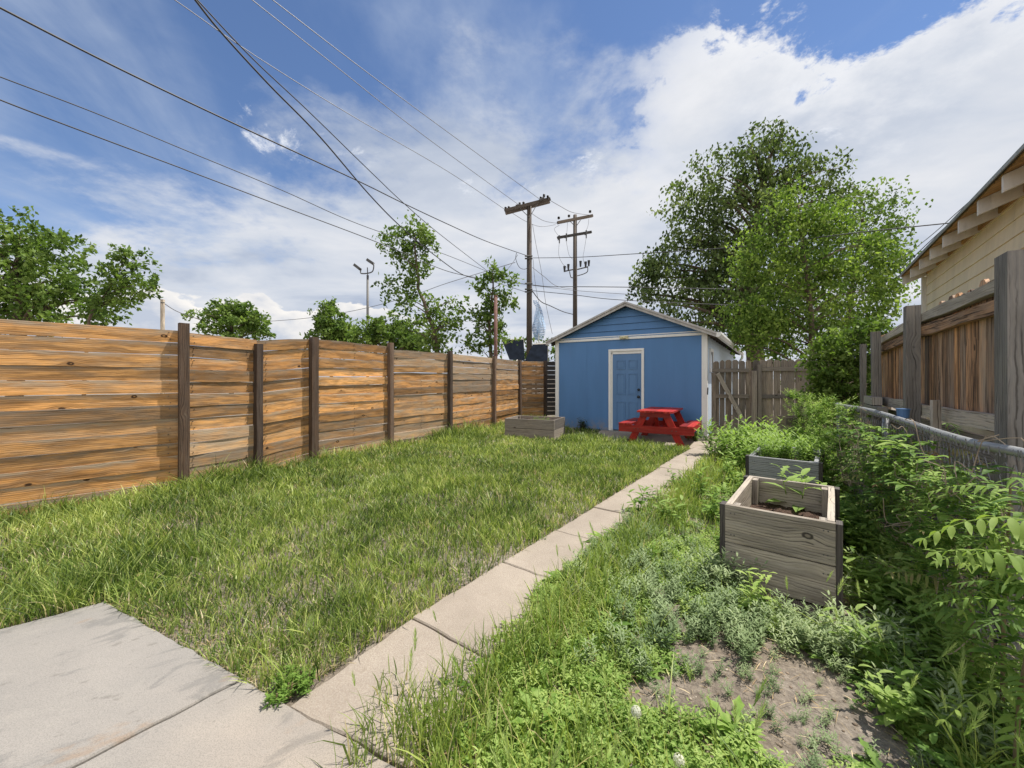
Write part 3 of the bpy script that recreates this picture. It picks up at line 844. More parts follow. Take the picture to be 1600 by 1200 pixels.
# ------------------------------------------------------------------ picnic table
def build_table():
    fr = Frame(shed(2.29, -1.56), -31.5)     # x across, y along the table to the back
    root = thing('picnic_table', 'small bright red wooden picnic table on the concrete pad in front of the shed door', 'picnic table', fr(0.75, 0.65))
    W, L, TH, SHh = 1.50, 1.30, 0.71, 0.43
    c = W / 2
    mb = MB()
    n = 4; tw = 0.72 / n
    for k in range(n):
        x0 = c - 0.36 + k * tw
        mb.box(fr, x0 + 0.003, x0 + tw - 0.003, -0.02 + random.uniform(-.008, .008), L + 0.02, TH - 0.036, TH)
    obj('tabletop', mb, M['redwood'], root)
    for x0, x1 in ((0.0, 0.27), (W - 0.27, W)):
        mb = MB(); m = (x0 + x1) / 2
        mb.box(fr, x0, m - 0.003, -0.015, L + 0.015, SHh - 0.036, SHh); mb.box(fr, m + 0.003, x1, -0.02, L + 0.015, SHh - 0.036, SHh)
        obj('seat', mb, M['redwood'], root)
        ya = x0 + 0.002 if x0 == 0 else x1 - 0.034
        mb = MB(); mb.box(fr, ya, ya + 0.032, 0.035, L - 0.035, SHh - 0.11, SHh - 0.037); obj('seat_rail', mb, M['redwood'], root)
    for y in (0.0, L - 0.04):
        mb = MB(); mb.box(fr, 0.0, W, y, y + 0.036, SHh - 0.185, SHh - 0.037); obj('cross_beam', mb, M['redwood'], root)
        mb = MB(); mb.box(fr, c - 0.30, c + 0.30, y, y + 0.036, TH - 0.13, TH - 0.037); obj('top_beam', mb, M['redwood'], root)
        for s in (-1, 1):
            yy = y + 0.038 if y == 0 else y - 0.038
            xt = c + s * 0.20; xb = c + s * 0.50; w = 0.075
            o = [fr(xb - w, yy, 0.021), fr(xb + w, yy, 0.021), fr(xt + w, yy, TH - 0.038), fr(xt - w, yy, TH - 0.038)]
            mb = MB(); mb.prism(o, fr.ey * 0.036, grain=(fr(xt, 0, TH) - fr(xb, 0, 0))); obj('leg', mb, M['redwood'], root)
    mb = MB()
    for x_ in (c - 0.42, c - 0.34, c + 0.34, c + 0.42):
        mb.tube([fr(x_, 0.004, SHh - 0.11), fr(x_, -0.006, SHh - 0.11)], 0.011, 8)
    obj('bolt_heads', mb, M['darkmetal'], root)['kind'] = 'stuff'
    mb = MB(); mb.box(fr, c - 0.035, c + 0.035, 0.08, L - 0.08, SHh - 0.185, SHh - 0.10)
    mb.plank(fr(c, 0.35, SHh - 0.14), fr(c, 0.08, TH - 0.06), fr.ex, 0.07, 0.035); mb.plank(fr(c, L - 0.35, SHh - 0.14), fr(c, L - 0.08, TH - 0.06), fr.ex, 0.07, 0.035)
    obj('brace', mb, M['redwood'], root)
build_table()

# ------------------------------------------------------------------ planter boxes
def planter(name, label, fr, W, L, H, wear=0.4, soil=0.36, posts='dark', rows=2, tone='greywood'):
    root = thing(name, label, 'planter', fr(W / 2, L / 2), 'raised wooden planter boxes')
    t = 0.038; h = H / rows
    for side in range(4):
        mb = MB()
        for k in range(rows):
            z0 = k * h + 0.004; z1 = (k + 1) * h - 0.004; zc = (z0 + z1) / 2; wd = z1 - z0
            if side == 0: a, b = fr(0.0, t / 2, zc), fr(W, t / 2, zc)
            elif side == 1: a, b = fr(0.0, L - t / 2, zc), fr(W, L - t / 2, zc)
            elif side == 2: a, b = fr(t / 2, t + .002, zc), fr(t / 2, L - t - .002, zc)
            else: a, b = fr(W - t / 2, t + .002, zc), fr(W - t / 2, L - t - .002, zc)
            mb.plank(a, b, (0, 0, 1), wd, t, wear=wear + random.uniform(-.15, .15), n=6, wob=0.002)
        obj('side_board', mb, M[tone], root)
    for (x, y) in ((0, 0), (W, 0), (0, L), (W, L)):
        mb = MB(); s = 1 if x == 0 else -1; q = 1 if y == 0 else -1
        if posts == 'outer':
            xa = (x - 0.034, x - 0.002) if x == 0 else (x + 0.002, x + 0.034)
            mb.box(fr, xa[0], xa[1], min(y, y + q * 0.09), max(y, y + q * 0.09), -0.03, H - 0.005, wear=0.6)
            obj('corner_post', mb, M['darkwood'], root)
        mb = MB()
        ia = (t + .002, t + 0.04) if x == 0 else (W - t - 0.04, W - t - .002)
        yb = (t + .002, t + 0.09) if y == 0 else (L - t - 0.09, L - t - .002)
        mb.box(fr, ia[0], ia[1], yb[0], yb[1], 0, H - 0.012, wear=0.2); obj('inner_post', mb, M[tone], root)
    mb = MB()
    for k in range(rows):
        for x_ in (0.035, 0.055, W - 0.055, W - 0.035):
            for f_ in (0.22, 0.78):
                q = fr(x_ + random.uniform(-.004, .004), 0.003, (k + f_) * h); mb.tube([q, q - fr.ey * 0.005], 0.0045, 8)
    obj('screw_heads', mb, M['darkmetal'], root)['kind'] = 'stuff'
    # potting soil, lumpy
    n = 26; mb = MB(); i0 = 0
    for j in range(n + 1):
        for i in range(n + 1):
            p = fr(t + 0.001 + (W - 2 * t - .002) * i / n, t + 0.001 + (L - 2 * t - .002) * j / n, soil)
            p.z += 0.03 * noise.noise(p * 7) + 0.016 * noise.noise(p * 30)
            mb.v.append(tuple(p))
    for j in range(n):
        for i in range(n):
            a = j * (n + 1) + i
            mb.f.append((a, a + 1, a + n + 2, a + n + 1)); mb.uv += [(0, 0)] * 4; mb.seed.append(0); mb.wear.append(0)
    obj('potting_soil', mb, M['mulch'], root)
    return root
def mulch():
    m, t, p = new_mat('mulch')
    co = t.coord(); a = t.noise(co, 70, 8, 0.75); b = t.voro(co, 90)
    c = t.ramp(a, [(0.35, (0.03, 0.016, 0.01)), (0.55, (0.10, 0.055, 0.035)), (0.75, (0.22, 0.13, 0.085))])
    t.put(p.inputs['Base Color'], c); p.inputs['Roughness'].default_value = 0.95
    t.put(p.inputs['Normal'], t.bump(t.math('ADD', a, b), 1.0, 0.02))
    return m
M['mulch'] = mulch()
planter('planter_box', 'grey weathered planter box nearest the viewer, open top showing brown soil', boxA, 0.59, 1.06, 0.52, 0.35, 0.30, 'outer')
planter('planter_box', 'grey planter box with dark corner posts just behind the nearest planter', boxB, 0.62, 1.0, 0.52, 0.95, 0.40, 'outer', tone='bluegrey')
planter('planter_box', 'low dark grey planter box on the lawn by the shed left corner', boxC, 1.22, 0.85, 0.45, 0.75, 0.36, 'none', tone='picket')

# ------------------------------------------------------------------ back gate and dog-ear fence
def picket(mb, p, d, n, w, z0, z1, t=0.018, wear=0.5, ear=0.035, seed=None):
    a = p - d * (w / 2); b = p + d * (w / 2); up = V((0, 0, 1))
    o = [a + up * z0, b + up * z0, b + up * (z1 - ear), b - d * ear + up * z1, a + d * ear + up * z1, a + up * (z1 - ear)]
    mb.prism(o, n * t, wear=wear, grain=(0, 0, 1), seed=seed)
def build_back_fence():
    a = V((4.50, 9.10, 0)); b = V((8.1, 8.45, 0)); d = (b - a).normalized(); n = V((d.y, -d.x, 0))    # n to the viewer
    g0, g1 = 0.06, 0.84
    root = thing('wooden_gate', 'weathered picket gate with diagonal brace beside the right corner of the blue shed', 'gate', a + d * 0.45)
    mb = MB(); s = g0 + 0.06
    ws = [0.125, 0.10, 0.13, 0.12, 0.125, 0.11]
    for w in ws:
        picket(mb, a + d * (s + w / 2 - 0.03), d, n, w, 0.06, 1.80 + random.uniform(-.02, .02), wear=random.choice([.2, .5, .7])); s += w + 0.016
    obj('picket_panel', mb, M['picket'], root)
    mb = MB()
    for z in (1.57, 0.99, 0.20):
        mb.plank(a + d * g0 + n * 0.04 + V((0, 0, z)), a + d * (g1 - .02) + n * 0.04 + V((0, 0, z)), (0, 0, 1), 0.085, 0.036, wear=0.8)
    mb.plank(a + d * (g0 + 0.03) + n * 0.045 + V((0, 0, 0.24)), a + d * (g0 + 0.03) + n * 0.045 + V((0, 0, 1.52)), d, 0.085, 0.034, wear=0.5)
    obj('gate_frame', mb, M['picket'], root)
    mb = MB(); mb.plank(a + d * (g0 + 0.10) + n * 0.08 + V((0, 0, 1.50)), a + d * (g1 - 0.06) + n * 0.08 + V((0, 0, 0.28)), d, 0.085, 0.036, wear=0.6)
    obj('brace', mb, M['greywood'], root)
    root = thing('picket_fence', 'grey-brown dog-ear picket fence across the back between the gate and the bushes', 'fence', a + d * 2.0)
    for s0, w in ((0.87, 0.10), (0.985, 0.085)):
        mb = MB(); mb.plank(a + d * (s0 + w / 2) + n * 0.05 + V((0, 0, -0.05)), a + d * (s0 + w / 2) + n * 0.05 + V((0, 0, 1.56 if s0 < .9 else 1.70)), n, 0.09, w, wear=0.6, n=3, wob=0.002)
        obj('post', mb, M['picket'], root)
    mb = MB(); s = 0.92
    while s < 3.6:
        w = random.uniform(0.128, 0.14)
        picket(mb, a + d * (s + w / 2), d, n, w, 0.05, 1.81 + random.uniform(-.012, .012), wear=random.uniform(.3, .9)); s += w + random.choice([0.004, 0.008, 0.014])
    obj('picket_panel', mb, M['picket'], root)
    for z in (1.60, 0.99, 0.22):
        mb = MB(); mb.plank(a + d * 1.075 + n * 0.035 + V((0, 0, z)), a + d * 3.6 + n * 0.035 + V((0, 0, z - 0.0)), (0, 0, 1), 0.085, 0.034, wear=0.85, n=5, wob=0.003)
        obj('rail', mb, M['picket'], root)
    fr = Frame(V((4.82, 7.0, 0)), -15)
    root = thing('wooden_crate', 'small brown wooden crate poking out of the weeds in front of the back picket fence', 'crate', fr(0.2, 0.2))
    for side in range(4):
        mb = MB()
        for k in range(4):
            z = 0.10 + k * 0.155 + 0.07
            a_, b_ = [((0, 0), (.36, 0)), ((0, .36), (.36, .36)), ((0, .02), (0, .34)), ((.36, .02), (.36, .34))][side]
            mb.plank(fr(*a_, z), fr(*b_, z), (0, 0, 1), 0.145, 0.02, wear=0.3)
        obj('slat_side', mb, M['picket'], root)
build_back_fence()

# ------------------------------------------------------------------ neighbour's fence, right
def build_neighbour_fence():
    p0 = V((2.10, 1.23, 0)); p1 = V((4.85, 5.316, 0)); d = (p1 - p0).normalized(); n = V((-d.y, d.x, 0))   # n faces our yard
    at = lambda Y: p0 + d * ((Y - p0.y) / d.y)
    root = thing('plank_fence', 'charred orange and grey vertical plank fence with thick posts beyond the chain-link', 'fence', at(3.5))
    def panel(Ya, Yb, za, zb):
        A, B = at(Ya), at(Yb); L = (B - A).length; mb = MB(); s = 0.0
        while s < L:
            w = random.uniform(0.10, 0.14); f = s / L; zt = za * (1 - f) + zb * f
            picket(mb, A + d * (s + w / 2) - n * 0.05, d, n, w - 0.004, 1.06 + random.uniform(-.03, .03), zt + random.uniform(-.03, .02), 0.02, wear=random.choice([-.1, .1, .3, .6]), ear=0.028)
            s += w + (0.012 if random.random() < 0.25 else 0)
        obj('plank_panel', mb, M['burnt'], root)
        for z, wd, mt in ((-0.085, 0.075, 'greywood'), (-0.20, 0.085, 'burnt')):
            mb = MB(); mb.plank(A + V((0, 0, za + z)), B + V((0, 0, zb + z)), (0, 0, 1), wd, 0.05, wear=0.45 if mt == 'greywood' else 0.15, n=10, wob=0.006)
            obj('rail', mb, M[mt], root)
        mb = MB(); mb.plank(A + V((0, 0, 1.12)), B + V((0, 0, 1.10)), (0, 0, 1), 0.10, 0.05, wear=0.3, n=10, wob=0.01); obj('rail', mb, M['greywood'], root)
        mb = MB()
        for z in (0.93, 0.77, 0.60, 0.43, 0.26, 0.1):
            mb.plank(A - n * 0.06 + V((0, 0, z)), B - n * 0.06 + V((0, 0, z)), (0, 0, 1), 0.15, 0.03, wear=0.7, n=5, wob=0.006)
        obj('base_board', mb, M['picket'], root)
    panel(2.22, 3.83, 2.0, 2.0); panel(3.9, 5.2, 1.99, 1.93)
    for Y, w, h, tx in ((2.17, 0.14, 1.98, 1598), (3.6, 0.095, 2.03, 1425), (5.0, 0.085, 1.95, 1372), (6.0, 0.065, 1.88, 1349)):
        mb = MB(); p = at(Y) + n * (w / 2 + 0.03)
        for _ in range(40):
            p = at(Y) + n * (w / 2 + 0.03); Y += ((p.x / p.y) - (tx - 800) / F) * 2.0
        lean = V((-0.03, 0, 0)) if tx == 1372 else V()
        mb.plank(p + V((0, 0, -0.1)), p + V((0, 0, h)) + lean, n, w, w, wear=0.4, n=6, wob=0.003); obj('post', mb, M['oldpost'], root)
    mb = MB(); q = P(1462, 600, 3.0); mb.plank(V((q.x, q.y, 0.4)), V((q.x, q.y, 1.22)), (1, 0, 0), 0.065, 0.02, wear=0.9); obj('stub_picket', mb, M['greywood'], root)
    mb = MB(); A, B = at(4.3) + n * 0.12, at(5.0) + n * 0.12
    mb.plank(A + V((0, 0, 1.02)), B + V((0, 0, 1.02)), (0, 0, 1), 0.09, 0.09, wear=0.7); mb.plank(A + V((0, 0, 1.12)) + d * .3, B + V((0, 0, 1.12)), (0, 0, 1), 0.09, 0.09, wear=0.9)
    obj('stacked_timber', mb, M['greywood'], root)
    c = P(1411, 646, 3.05)
    mb = MB(); mb.tube([c - V((0, 0, 0.035)), c + V((0, 0, 0.035))], [0.034, 0.040], 14); mb.tube([c + V((0, 0, 0.028)), c + V((0, 0, 0.037))], [0.043, 0.043], 14)
    root2 = thing('plastic_cup', 'tiny blue plastic cup perched behind the chain-link top rail', 'cup', c - V((0, 0, 0.035)))
    obj('cup_body', mb, M['cup'], root2)
build_neighbour_fence()

# ------------------------------------------------------------------ chain-link fence
def cr(pts, sub=8):
    pts = [V(p) for p in pts]; out = []
    for i in range(len(pts) - 1):
        p0 = pts[max(i - 1, 0)]; p1 = pts[i]; p2 = pts[i + 1]; p3 = pts[min(i + 2, len(pts) - 1)]
        for k in range(sub):
            t = k / sub
            out.append(0.5 * ((2 * p1) + (p2 - p0) * t + (2 * p0 - 5 * p1 + 4 * p2 - p3) * t * t + (3 * p1 - p0 - 3 * p2 + p3) * t ** 3))
    out.append(pts[-1]); return out
def build_chain_link():
    line = cr([V((x, y, 0)) for x, y in CL[:5] + [(3.95, 4.85)]], 12)
    L = [0]
    for a, b in zip(line[:-1], line[1:]): L.append(L[-1] + (b - a).length)
    def at(s):
        xs = np.interp(s, L, [p.x for p in line]); ys = np.interp(s, L, [p.y for p in line]); return V((float(xs), float(ys), 0))
    T = L[-1]
    top = lambda s: 1.075 + 0.012 * math.sin(s * 2.1)
    root = thing('chain_link_fence', 'sagging galvanised chain-link fence overgrown with weeds down the right side', 'fence', at(T / 2))
    mb = MB(); mb.tube([at(s) + V((0, 0, top(s))) for s in np.linspace(0, T, 60)], 0.021, 10); obj('top_rail', mb, M['metal'], root, True)
    for s in (0.2, 3.35, T - 0.03):
        mb = MB(); p = at(s) + V((0.03, -0.0, 0)); mb.tube([p, p + V((0, 0, 1.09))], 0.026, 10); obj('post', mb, M['metal'], root, True)
    mb = MB(); st = 0.062; k = -18
    n = int(T / st)
    for i in range(n):
        for sgn in (1, -1):
            pts = []
            s0 = i * st
            H = 1.04; seg = int(H / st)
            for j in range(0, seg + 1):
                zz = j * st; ss = s0 + (zz * sgn) * 0.5 + 0.0
                ss = s0 + sgn * (j % 2) * st * 0.5 + (0 if sgn > 0 else 0)
                pts.append(at(min(max(ss, 0), T)) + V((0, 0, 0.03 + zz)) + V((-0.003 * sgn, 0, 0)))
            mb.tube(pts, 0.0020, 3, False)
    # knuckled wire ends over the rail
    for i in range(int(T / 0.031)):
        p = at(i * 0.031) + V((random.uniform(-.025, -.018), 0, top(i * .031)))
        mb.tube([p - V((0, 0, 0.03)), p + V((random.uniform(-.012, .012), random.uniform(-.01, .01), random.uniform(0.0, 0.02)))], 0.0026, 3, False)
    obj('wire_mesh', mb, M['greywire'], root)
build_chain_link()

# ------------------------------------------------------------------ yellow house, right
def build_house():
    d = V((0.588, 0.809, 0)); n = V((0.809, -0.588, 0))       # d along the wall away from us, n into the house
    tip = V((6.77, 6.90, 0)); ZE = 3.10
    L = 5.9; e = 0.32; sl = 0.42
    up = V((0, 0, 1))
    root = thing('yellow_house', 'yellow lap-sided house with exposed white rafter tails beyond the fence at the right edge', 'house', tip + n * 2 - d * 3)
    W0 = tip + n * e + d * 0.0 - d * 0.0 + d * 0.12
    zt = ZE - 0.02
    mb = MB(); z = 0.0; k = 0; ex = 0.165
    while z < zt + 0.1:
        a0 = W0; b0 = W0 - d * (L - 0.1)
        o = [a0 - n * 0.018 + up * z, b0 - n * 0.018 + up * z, b0 - n * 0.004 + up * (z + ex), a0 - n * 0.004 + up * (z + ex)]
        mb.prism(o, n * 0.02, grain=d); z += ex - 0.0
        k += 1
    obj('lap_siding', mb, M['yellow'], root)
    mb = MB(); mb.prism([W0 + up * 0 + n * .02, W0 + n * 5 + up * 0, W0 + n * 5 + up * zt, W0 + n * 2.5 + up * (zt + 2.5 * sl), W0 + up * zt + n * .02], -d * (L - 0.1), grain=n); obj('wall', mb, M['yellow'], root)
    mb = MB(); mb.plank(W0 - n * 0.03 + d * 0.01, W0 - n * 0.03 + d * 0.01 + up * (zt + .05), n, 0.07, 0.07, wear=0); obj('corner_board', mb, M['tanwhite'], root)
    # roof deck
    A = tip + d * 0.12; B = tip - d * L
    rz = lambda s: ZE + 0.055 + sl * s
    mb = MB(); o = [A + up * rz(0), A + n * 3 + up * rz(3), A + n * 3 + up * (rz(3) + 0.018), A + up * (rz(0) + 0.018)]
    mb.prism(o, -d * (L + 0.1), grain=d); obj('roof_deck', mb, M['sheath'], root)
    mb = MB(); o = [A - n * 0.03 + up * (rz(0) + 0.008), A + n * 3 + up * (rz(3) + 0.02), A + n * 3 + up * (rz(3) + 0.05), A - n * 0.03 + up * (rz(0) + 0.028)]
    mb.prism(o, -d * (L + 0.1), grain=d); obj('roof', mb, M['shingle'], root)
    mb = MB(); mb.plank(A - n * 0.035 + up * (rz(0) + 0.016), B - n * 0.035 + up * (rz(0) + 0.016), up, 0.035, 0.008); obj('drip_edge', mb, M['metal'], root)
    for k in range(10):
        p = tip + d * 0.02 - d * (0.605 * k)
        o = [p + up * (ZE - 0.095), p + n * e + up * (ZE - 0.095 + sl * e), p + n * e + up * (ZE + 0.05 + sl * e), p + up * (ZE + 0.05)]
        mb = MB(); mb.prism(o, -d * 0.042, grain=n); obj('rafter_tail', mb, M['tanwhite'], root)
    mb = MB(); mb.plank(W0 - n * 0.02 + up * (zt + 0.13), W0 - n * 0.02 - d * (L - .1) + up * (zt + 0.13), up, 0.12, 0.03, wear=0.2); obj('frieze_block', mb, M['sheath'], root)
build_house()

# ------------------------------------------------------------------ poles and wires
def build_poles():
    def insul(mb, p, r=0.07):
        mb.tube([p, p + V((0, 0, .16))], [0.02, 0.02], 6)
        for k in range(3):
            mb.tube([p + V((0, 0, .05 + k * .05)), p + V((0, 0, .08 + k * .05))], [r, r * .6], 8)
    # nearer pole
    Y = 20.0
    b = P(827, 560, Y); top = P(827, 319, Y)
    root = thing('utility_pole', 'nearer wooden utility pole with a single crossarm, behind the slat fence', 'utility pole', (b.x, b.y, 0), 'wooden utility poles')
    mb = MB(); mb.tube([V((b.x, b.y, -.2)), V((b.x, b.y, 5)), top], [0.155, 0.14, 0.115], 10); obj('pole', mb, M['pole'], root, True)
    a0 = P(790, 331, 19.6); a1 = P(859, 313, 20.3)
    for s in (-0.16, 0.16):
        mb = MB(); o = V((0, s, 0)); mb.plank(a0 + o, a1 + o, (0, 0, 1), 0.15, 0.11, wear=0.8); obj('crossarm', mb, M['pole'], root)
    mb = MB()
    for f in (0.3, 0.72): mb.tube([a0.lerp(a1, f) + V((0, -0.2, -.05)), P(827, 342, Y) + V((0, -0.16, 0))], 0.018, 4)
    obj('arm_brace', mb, M['darkmetal'], root)
    for px, py in ((795, 328), (790, 329), (812, 322), (818, 321), (845, 313), (850, 309), (856, 311)):
        mb = MB(); insul(mb, P(px, py, 19.9), 0.07); obj('insulator', mb, M['black'], root)
    mb = MB()
    for (q0, q1) in (((788, 329), (794, 327)), ((806, 322), (812, 320)), ((843, 313), (850, 309))):
        mb.tube([P(*q0, 19.8), P(*q1, 19.8)], 0.06, 6)
    for z in (400, 404, 443, 452, 456):
        mb.tube([P(820, z, 19.8), P(832, z, 19.8)], 0.04, 6)
    obj('wire_clamp', mb, M['darkmetal'], root)
    # farther pole
    Y = 26.0
    b = P(898.5, 560, Y); top = P(898.5, 336, Y)
    root = thing('utility_pole', 'farther wooden utility pole with two crossarms and hanging fuses, rising behind the shed roof', 'utility pole', (b.x, b.y, 0), 'wooden utility poles')
    mb = MB(); mb.tube([V((b.x, b.y, -.2)), V((b.x, b.y, 6)), top], [0.17, 0.15, 0.125], 10); obj('pole', mb, M['pole'], root, True)
    mb = MB(); mb.plank(P(871, 348, 25.6), P(926, 337, 26.2), (0, 0, 1), 0.16, 0.16, wear=0.9); obj('crossarm', mb, M['pole'], root)
    mb = MB(); mb.plank(P(871, 371.5, 25.5), P(924, 362.5, 26.2), (0, 0, 1), 0.15, 0.13, wear=0.9); obj('crossarm', mb, M['darkwood'], root)
    mb = MB(); mb.tube([P(891, 346, 25.8), P(898, 353, 25.8)], 0.025, 4); mb.tube([P(907, 344, 25.8), P(900, 354, 25.8)], 0.025, 4); obj('arm_brace', mb, M['darkmetal'], root)
    for px, py in ((873, 343), (889, 340), (922, 333)):
        mb = MB(); insul(mb, P(px, py, 25.7), 0.09); obj('insulator', mb, M['black'], root)
    for px, py in ((874, 374), (885, 371), (916, 366)):
        mb = MB(); c = P(px, py, 25.5); mb.tube([c + V((0, 0, .25)), c - V((0, 0, .25))], [0.05, 0.035], 6); mb.tube([c + V((.1, 0, .1)), c + V((-.1, 0, -.05))], 0.03, 5); obj('fuse', mb, M['darkmetal'], root)
    mb = MB()
    br = [P(882, 424, 25.7), P(896, 421, 25.7)]; mb.tube(br, 0.04, 6)
    mb.tube([P(902, 421, 25.7), P(918, 417, 25.7)], 0.04, 6)
    mb.tube(cr([P(890, 424, 25.7), P(892, 433, 25.7), P(897, 434, 25.7)], 4), 0.03, 5)
    mb.tube(cr([P(902, 431, 25.7), P(912, 428, 25.7), P(918, 424, 25.7), P(918, 416, 25.7)], 4), 0.03, 5)
    obj('bracket', mb, M['darkmetal'], root)
    for px, py in ((882, 422), (888, 419), (907, 414), (915, 415), (920, 413)):
        mb = MB(); c = P(px, py, 25.6)
        mb.tube([c - V((0, 0, .12)), c + V((0, 0, .25))], [0.05, 0.09], 7); obj('arrester', mb, M['black'], root)
    mb = MB()
    for pts in ([(874, 378), (873, 398), (879, 412), (886, 418)], [(885, 378), (889, 398), (895, 405)], [(916, 371), (913, 390), (911, 402), (913, 412)], [(920, 342), (919, 352), (916, 360)], [(874, 352), (866, 358), (874, 370)], [(887, 345), (886, 360), (885, 368)]):
        mb.tube(cr([P(*p, 25.6) for p in pts], 5), 0.012, 4, False)
    obj('jumper_wire', mb, M['greywire'], root)
build_poles()

def wire(label, pts, Y0, Y1, r=0.016, mat='wire'):
    xa, xb = pts[0][0], pts[-1][0]
    P3 = []
    for i, (px, py) in enumerate(pts):
        f = (px - xa) / (xb - xa) if xb != xa else i / (len(pts) - 1)
        P3.append(P(px, py, 1 / ((1 - f) / Y0 + f / Y1)))
    mb = MB(); mb.tube(cr(P3, 8), r, 5, False)
    return tag(obj('overhead_wire', mb, M[mat], smooth=True), label, 'wire', 'overhead wires')
wire('thick black wire running from the upper left edge down to the nearer utility pole', [(-60, -22), (0, 12), (200, 114), (400, 209), (560, 283), (629, 317), (697, 349), (760, 377), (822, 399)], 4.7, 20, 0.015)
wire('thickest black cable falling from the top left of the sky into the tall slim tree', [(285, -25), (305, 0), (345, 50), (420, 132), (500, 214), (576, 303), (626, 354), (678, 398), (725, 430), (760, 437)], 5.0, 18, 0.015)
wire('black wire splitting off the thickest cable towards the lines left of the nearer pole', [(290, -20), (310, 2), (395, 92), (480, 172), (560, 250), (591, 280), (629, 316), (686, 365), (761, 423)], 5.2, 18, 0.0105)
wire('second wire from the left edge, passing in front of the tall slim tree', [(-60, 96), (0, 120), (150, 177), (300, 239), (440, 297), (560, 350), (686, 394), (761, 424)], 6.0, 18, 0.010)
wire('lowest of the long wires entering from the left edge', [(-60, 128), (0, 156), (150, 213), (300, 269), (440, 322), (560, 367), (625, 393), (700, 424), (763, 438), (827, 458)], 6.0, 19.5, 0.012)
wire('thin pale wire from the top left to the left end of the nearer crossarm', [(240, -20), (273, 0), (400, 88), (550, 181), (700, 268), (790, 328)], 9, 19.7, 0.011, 'greywire')
wire('thin pale wire to the middle insulators of the nearer crossarm', [(365, -25), (394, 0), (520, 100), (640, 195), (740, 269), (812, 321)], 9, 19.8, 0.011, 'greywire')
wire('thin pale wire to the right end of the nearer crossarm', [(400, -20), (426, 0), (560, 103), (680, 192), (780, 265), (843, 311)], 9, 20, 0.011, 'greywire')
wire('thin wire sagging between the right ends of the two upper crossarms', [(856, 311), (875, 322), (895, 332), (922, 336)], 20, 26, 0.014, 'greywire')
wire('sagging wire between the poles to the left end of the farther crossarm', [(818, 323), (830, 333), (850, 345), (872, 349)], 20, 26, 0.014, 'greywire')
wire('lower sagging wire ending just left of the farther crossarm', [(796, 330), (822, 346), (845, 354), (868, 351)], 20, 26, 0.012, 'greywire')
wire('black wire running right from the nearer pole behind the big tree towards the yellow house', [(830, 403), (900, 402), (985, 397), (1150, 386), (1335, 364), (1488, 348)], 20, 9.0, 0.014)
wire('upper black cable running right from the nearer pole just above the shed roof', [(768, 438), (812, 443), (830, 445), (860, 448), (900, 448), (1000, 449), (1140, 452)], 19.5, 14, 0.016)
wire('lower black cable from the nearer pole slanting down past the shed peak', [(830, 454), (870, 458), (900, 461), (960, 468), (1100, 475), (1240, 480)], 20, 14, 0.015)
wire('looped cable dropping from the nearer pole to the farther pole', [(832, 455), (845, 471), (860, 478), (880, 487), (895, 491)], 20, 26, 0.024)
wire('short wire crossing diagonally between the poles above the shed roof', [(832, 418), (850, 432), (870, 447), (900, 452)], 20, 26, 0.013, 'greywire')
wire('very thin wire between the poles towards the big tree', [(832, 446), (900, 454), (985, 460)], 20, 16, 0.010, 'greywire')
wire('thin low wire behind the light pole and the tall slim tree', [(405, 503), (480, 497), (560, 484), (640, 463), (700, 442), (805, 410)], 30, 22, 0.018, 'greywire')
wire('steep thin guy wire falling from the nearer crossarm to the right of its pole', [(832, 350), (838, 385), (846, 425), (853, 475), (863, 522)], 20, 20.5, 0.011, 'greywire')
wire('second steep guy wire beside the nearer pole', [(833, 405), (836, 440), (843, 480), (850, 520)], 20, 20.3, 0.010, 'greywire')
wire('tangled drop wire looping just left of the nearer pole', [(807, 395), (806, 405), (812, 418), (822, 420), (828, 410)], 19.4, 19.6, 0.014)
wire('thin drop wire from the tangle down into the slim tree right of the rusty post', [(809, 398), (800, 412), (790, 424)], 19.4, 19, 0.010, 'greywire')
wire('short wire from the small post behind the fence to the round tree', [(255, 473), (280, 488), (320, 502)], 16, 24, 0.016, 'greywire')
wire('pair of thin service wires over the eave of the yellow house', [(1408, 404), (1450, 372), (1500, 328), (1560, 274), (1640, 200)], 7.6, 3.0, 0.005, 'greywire')
wire('darker service wire lying close along the eave of the yellow house', [(1404, 424), (1450, 380), (1500, 334), (1560, 278), (1640, 205)], 7.6, 3.0, 0.006, 'wire')

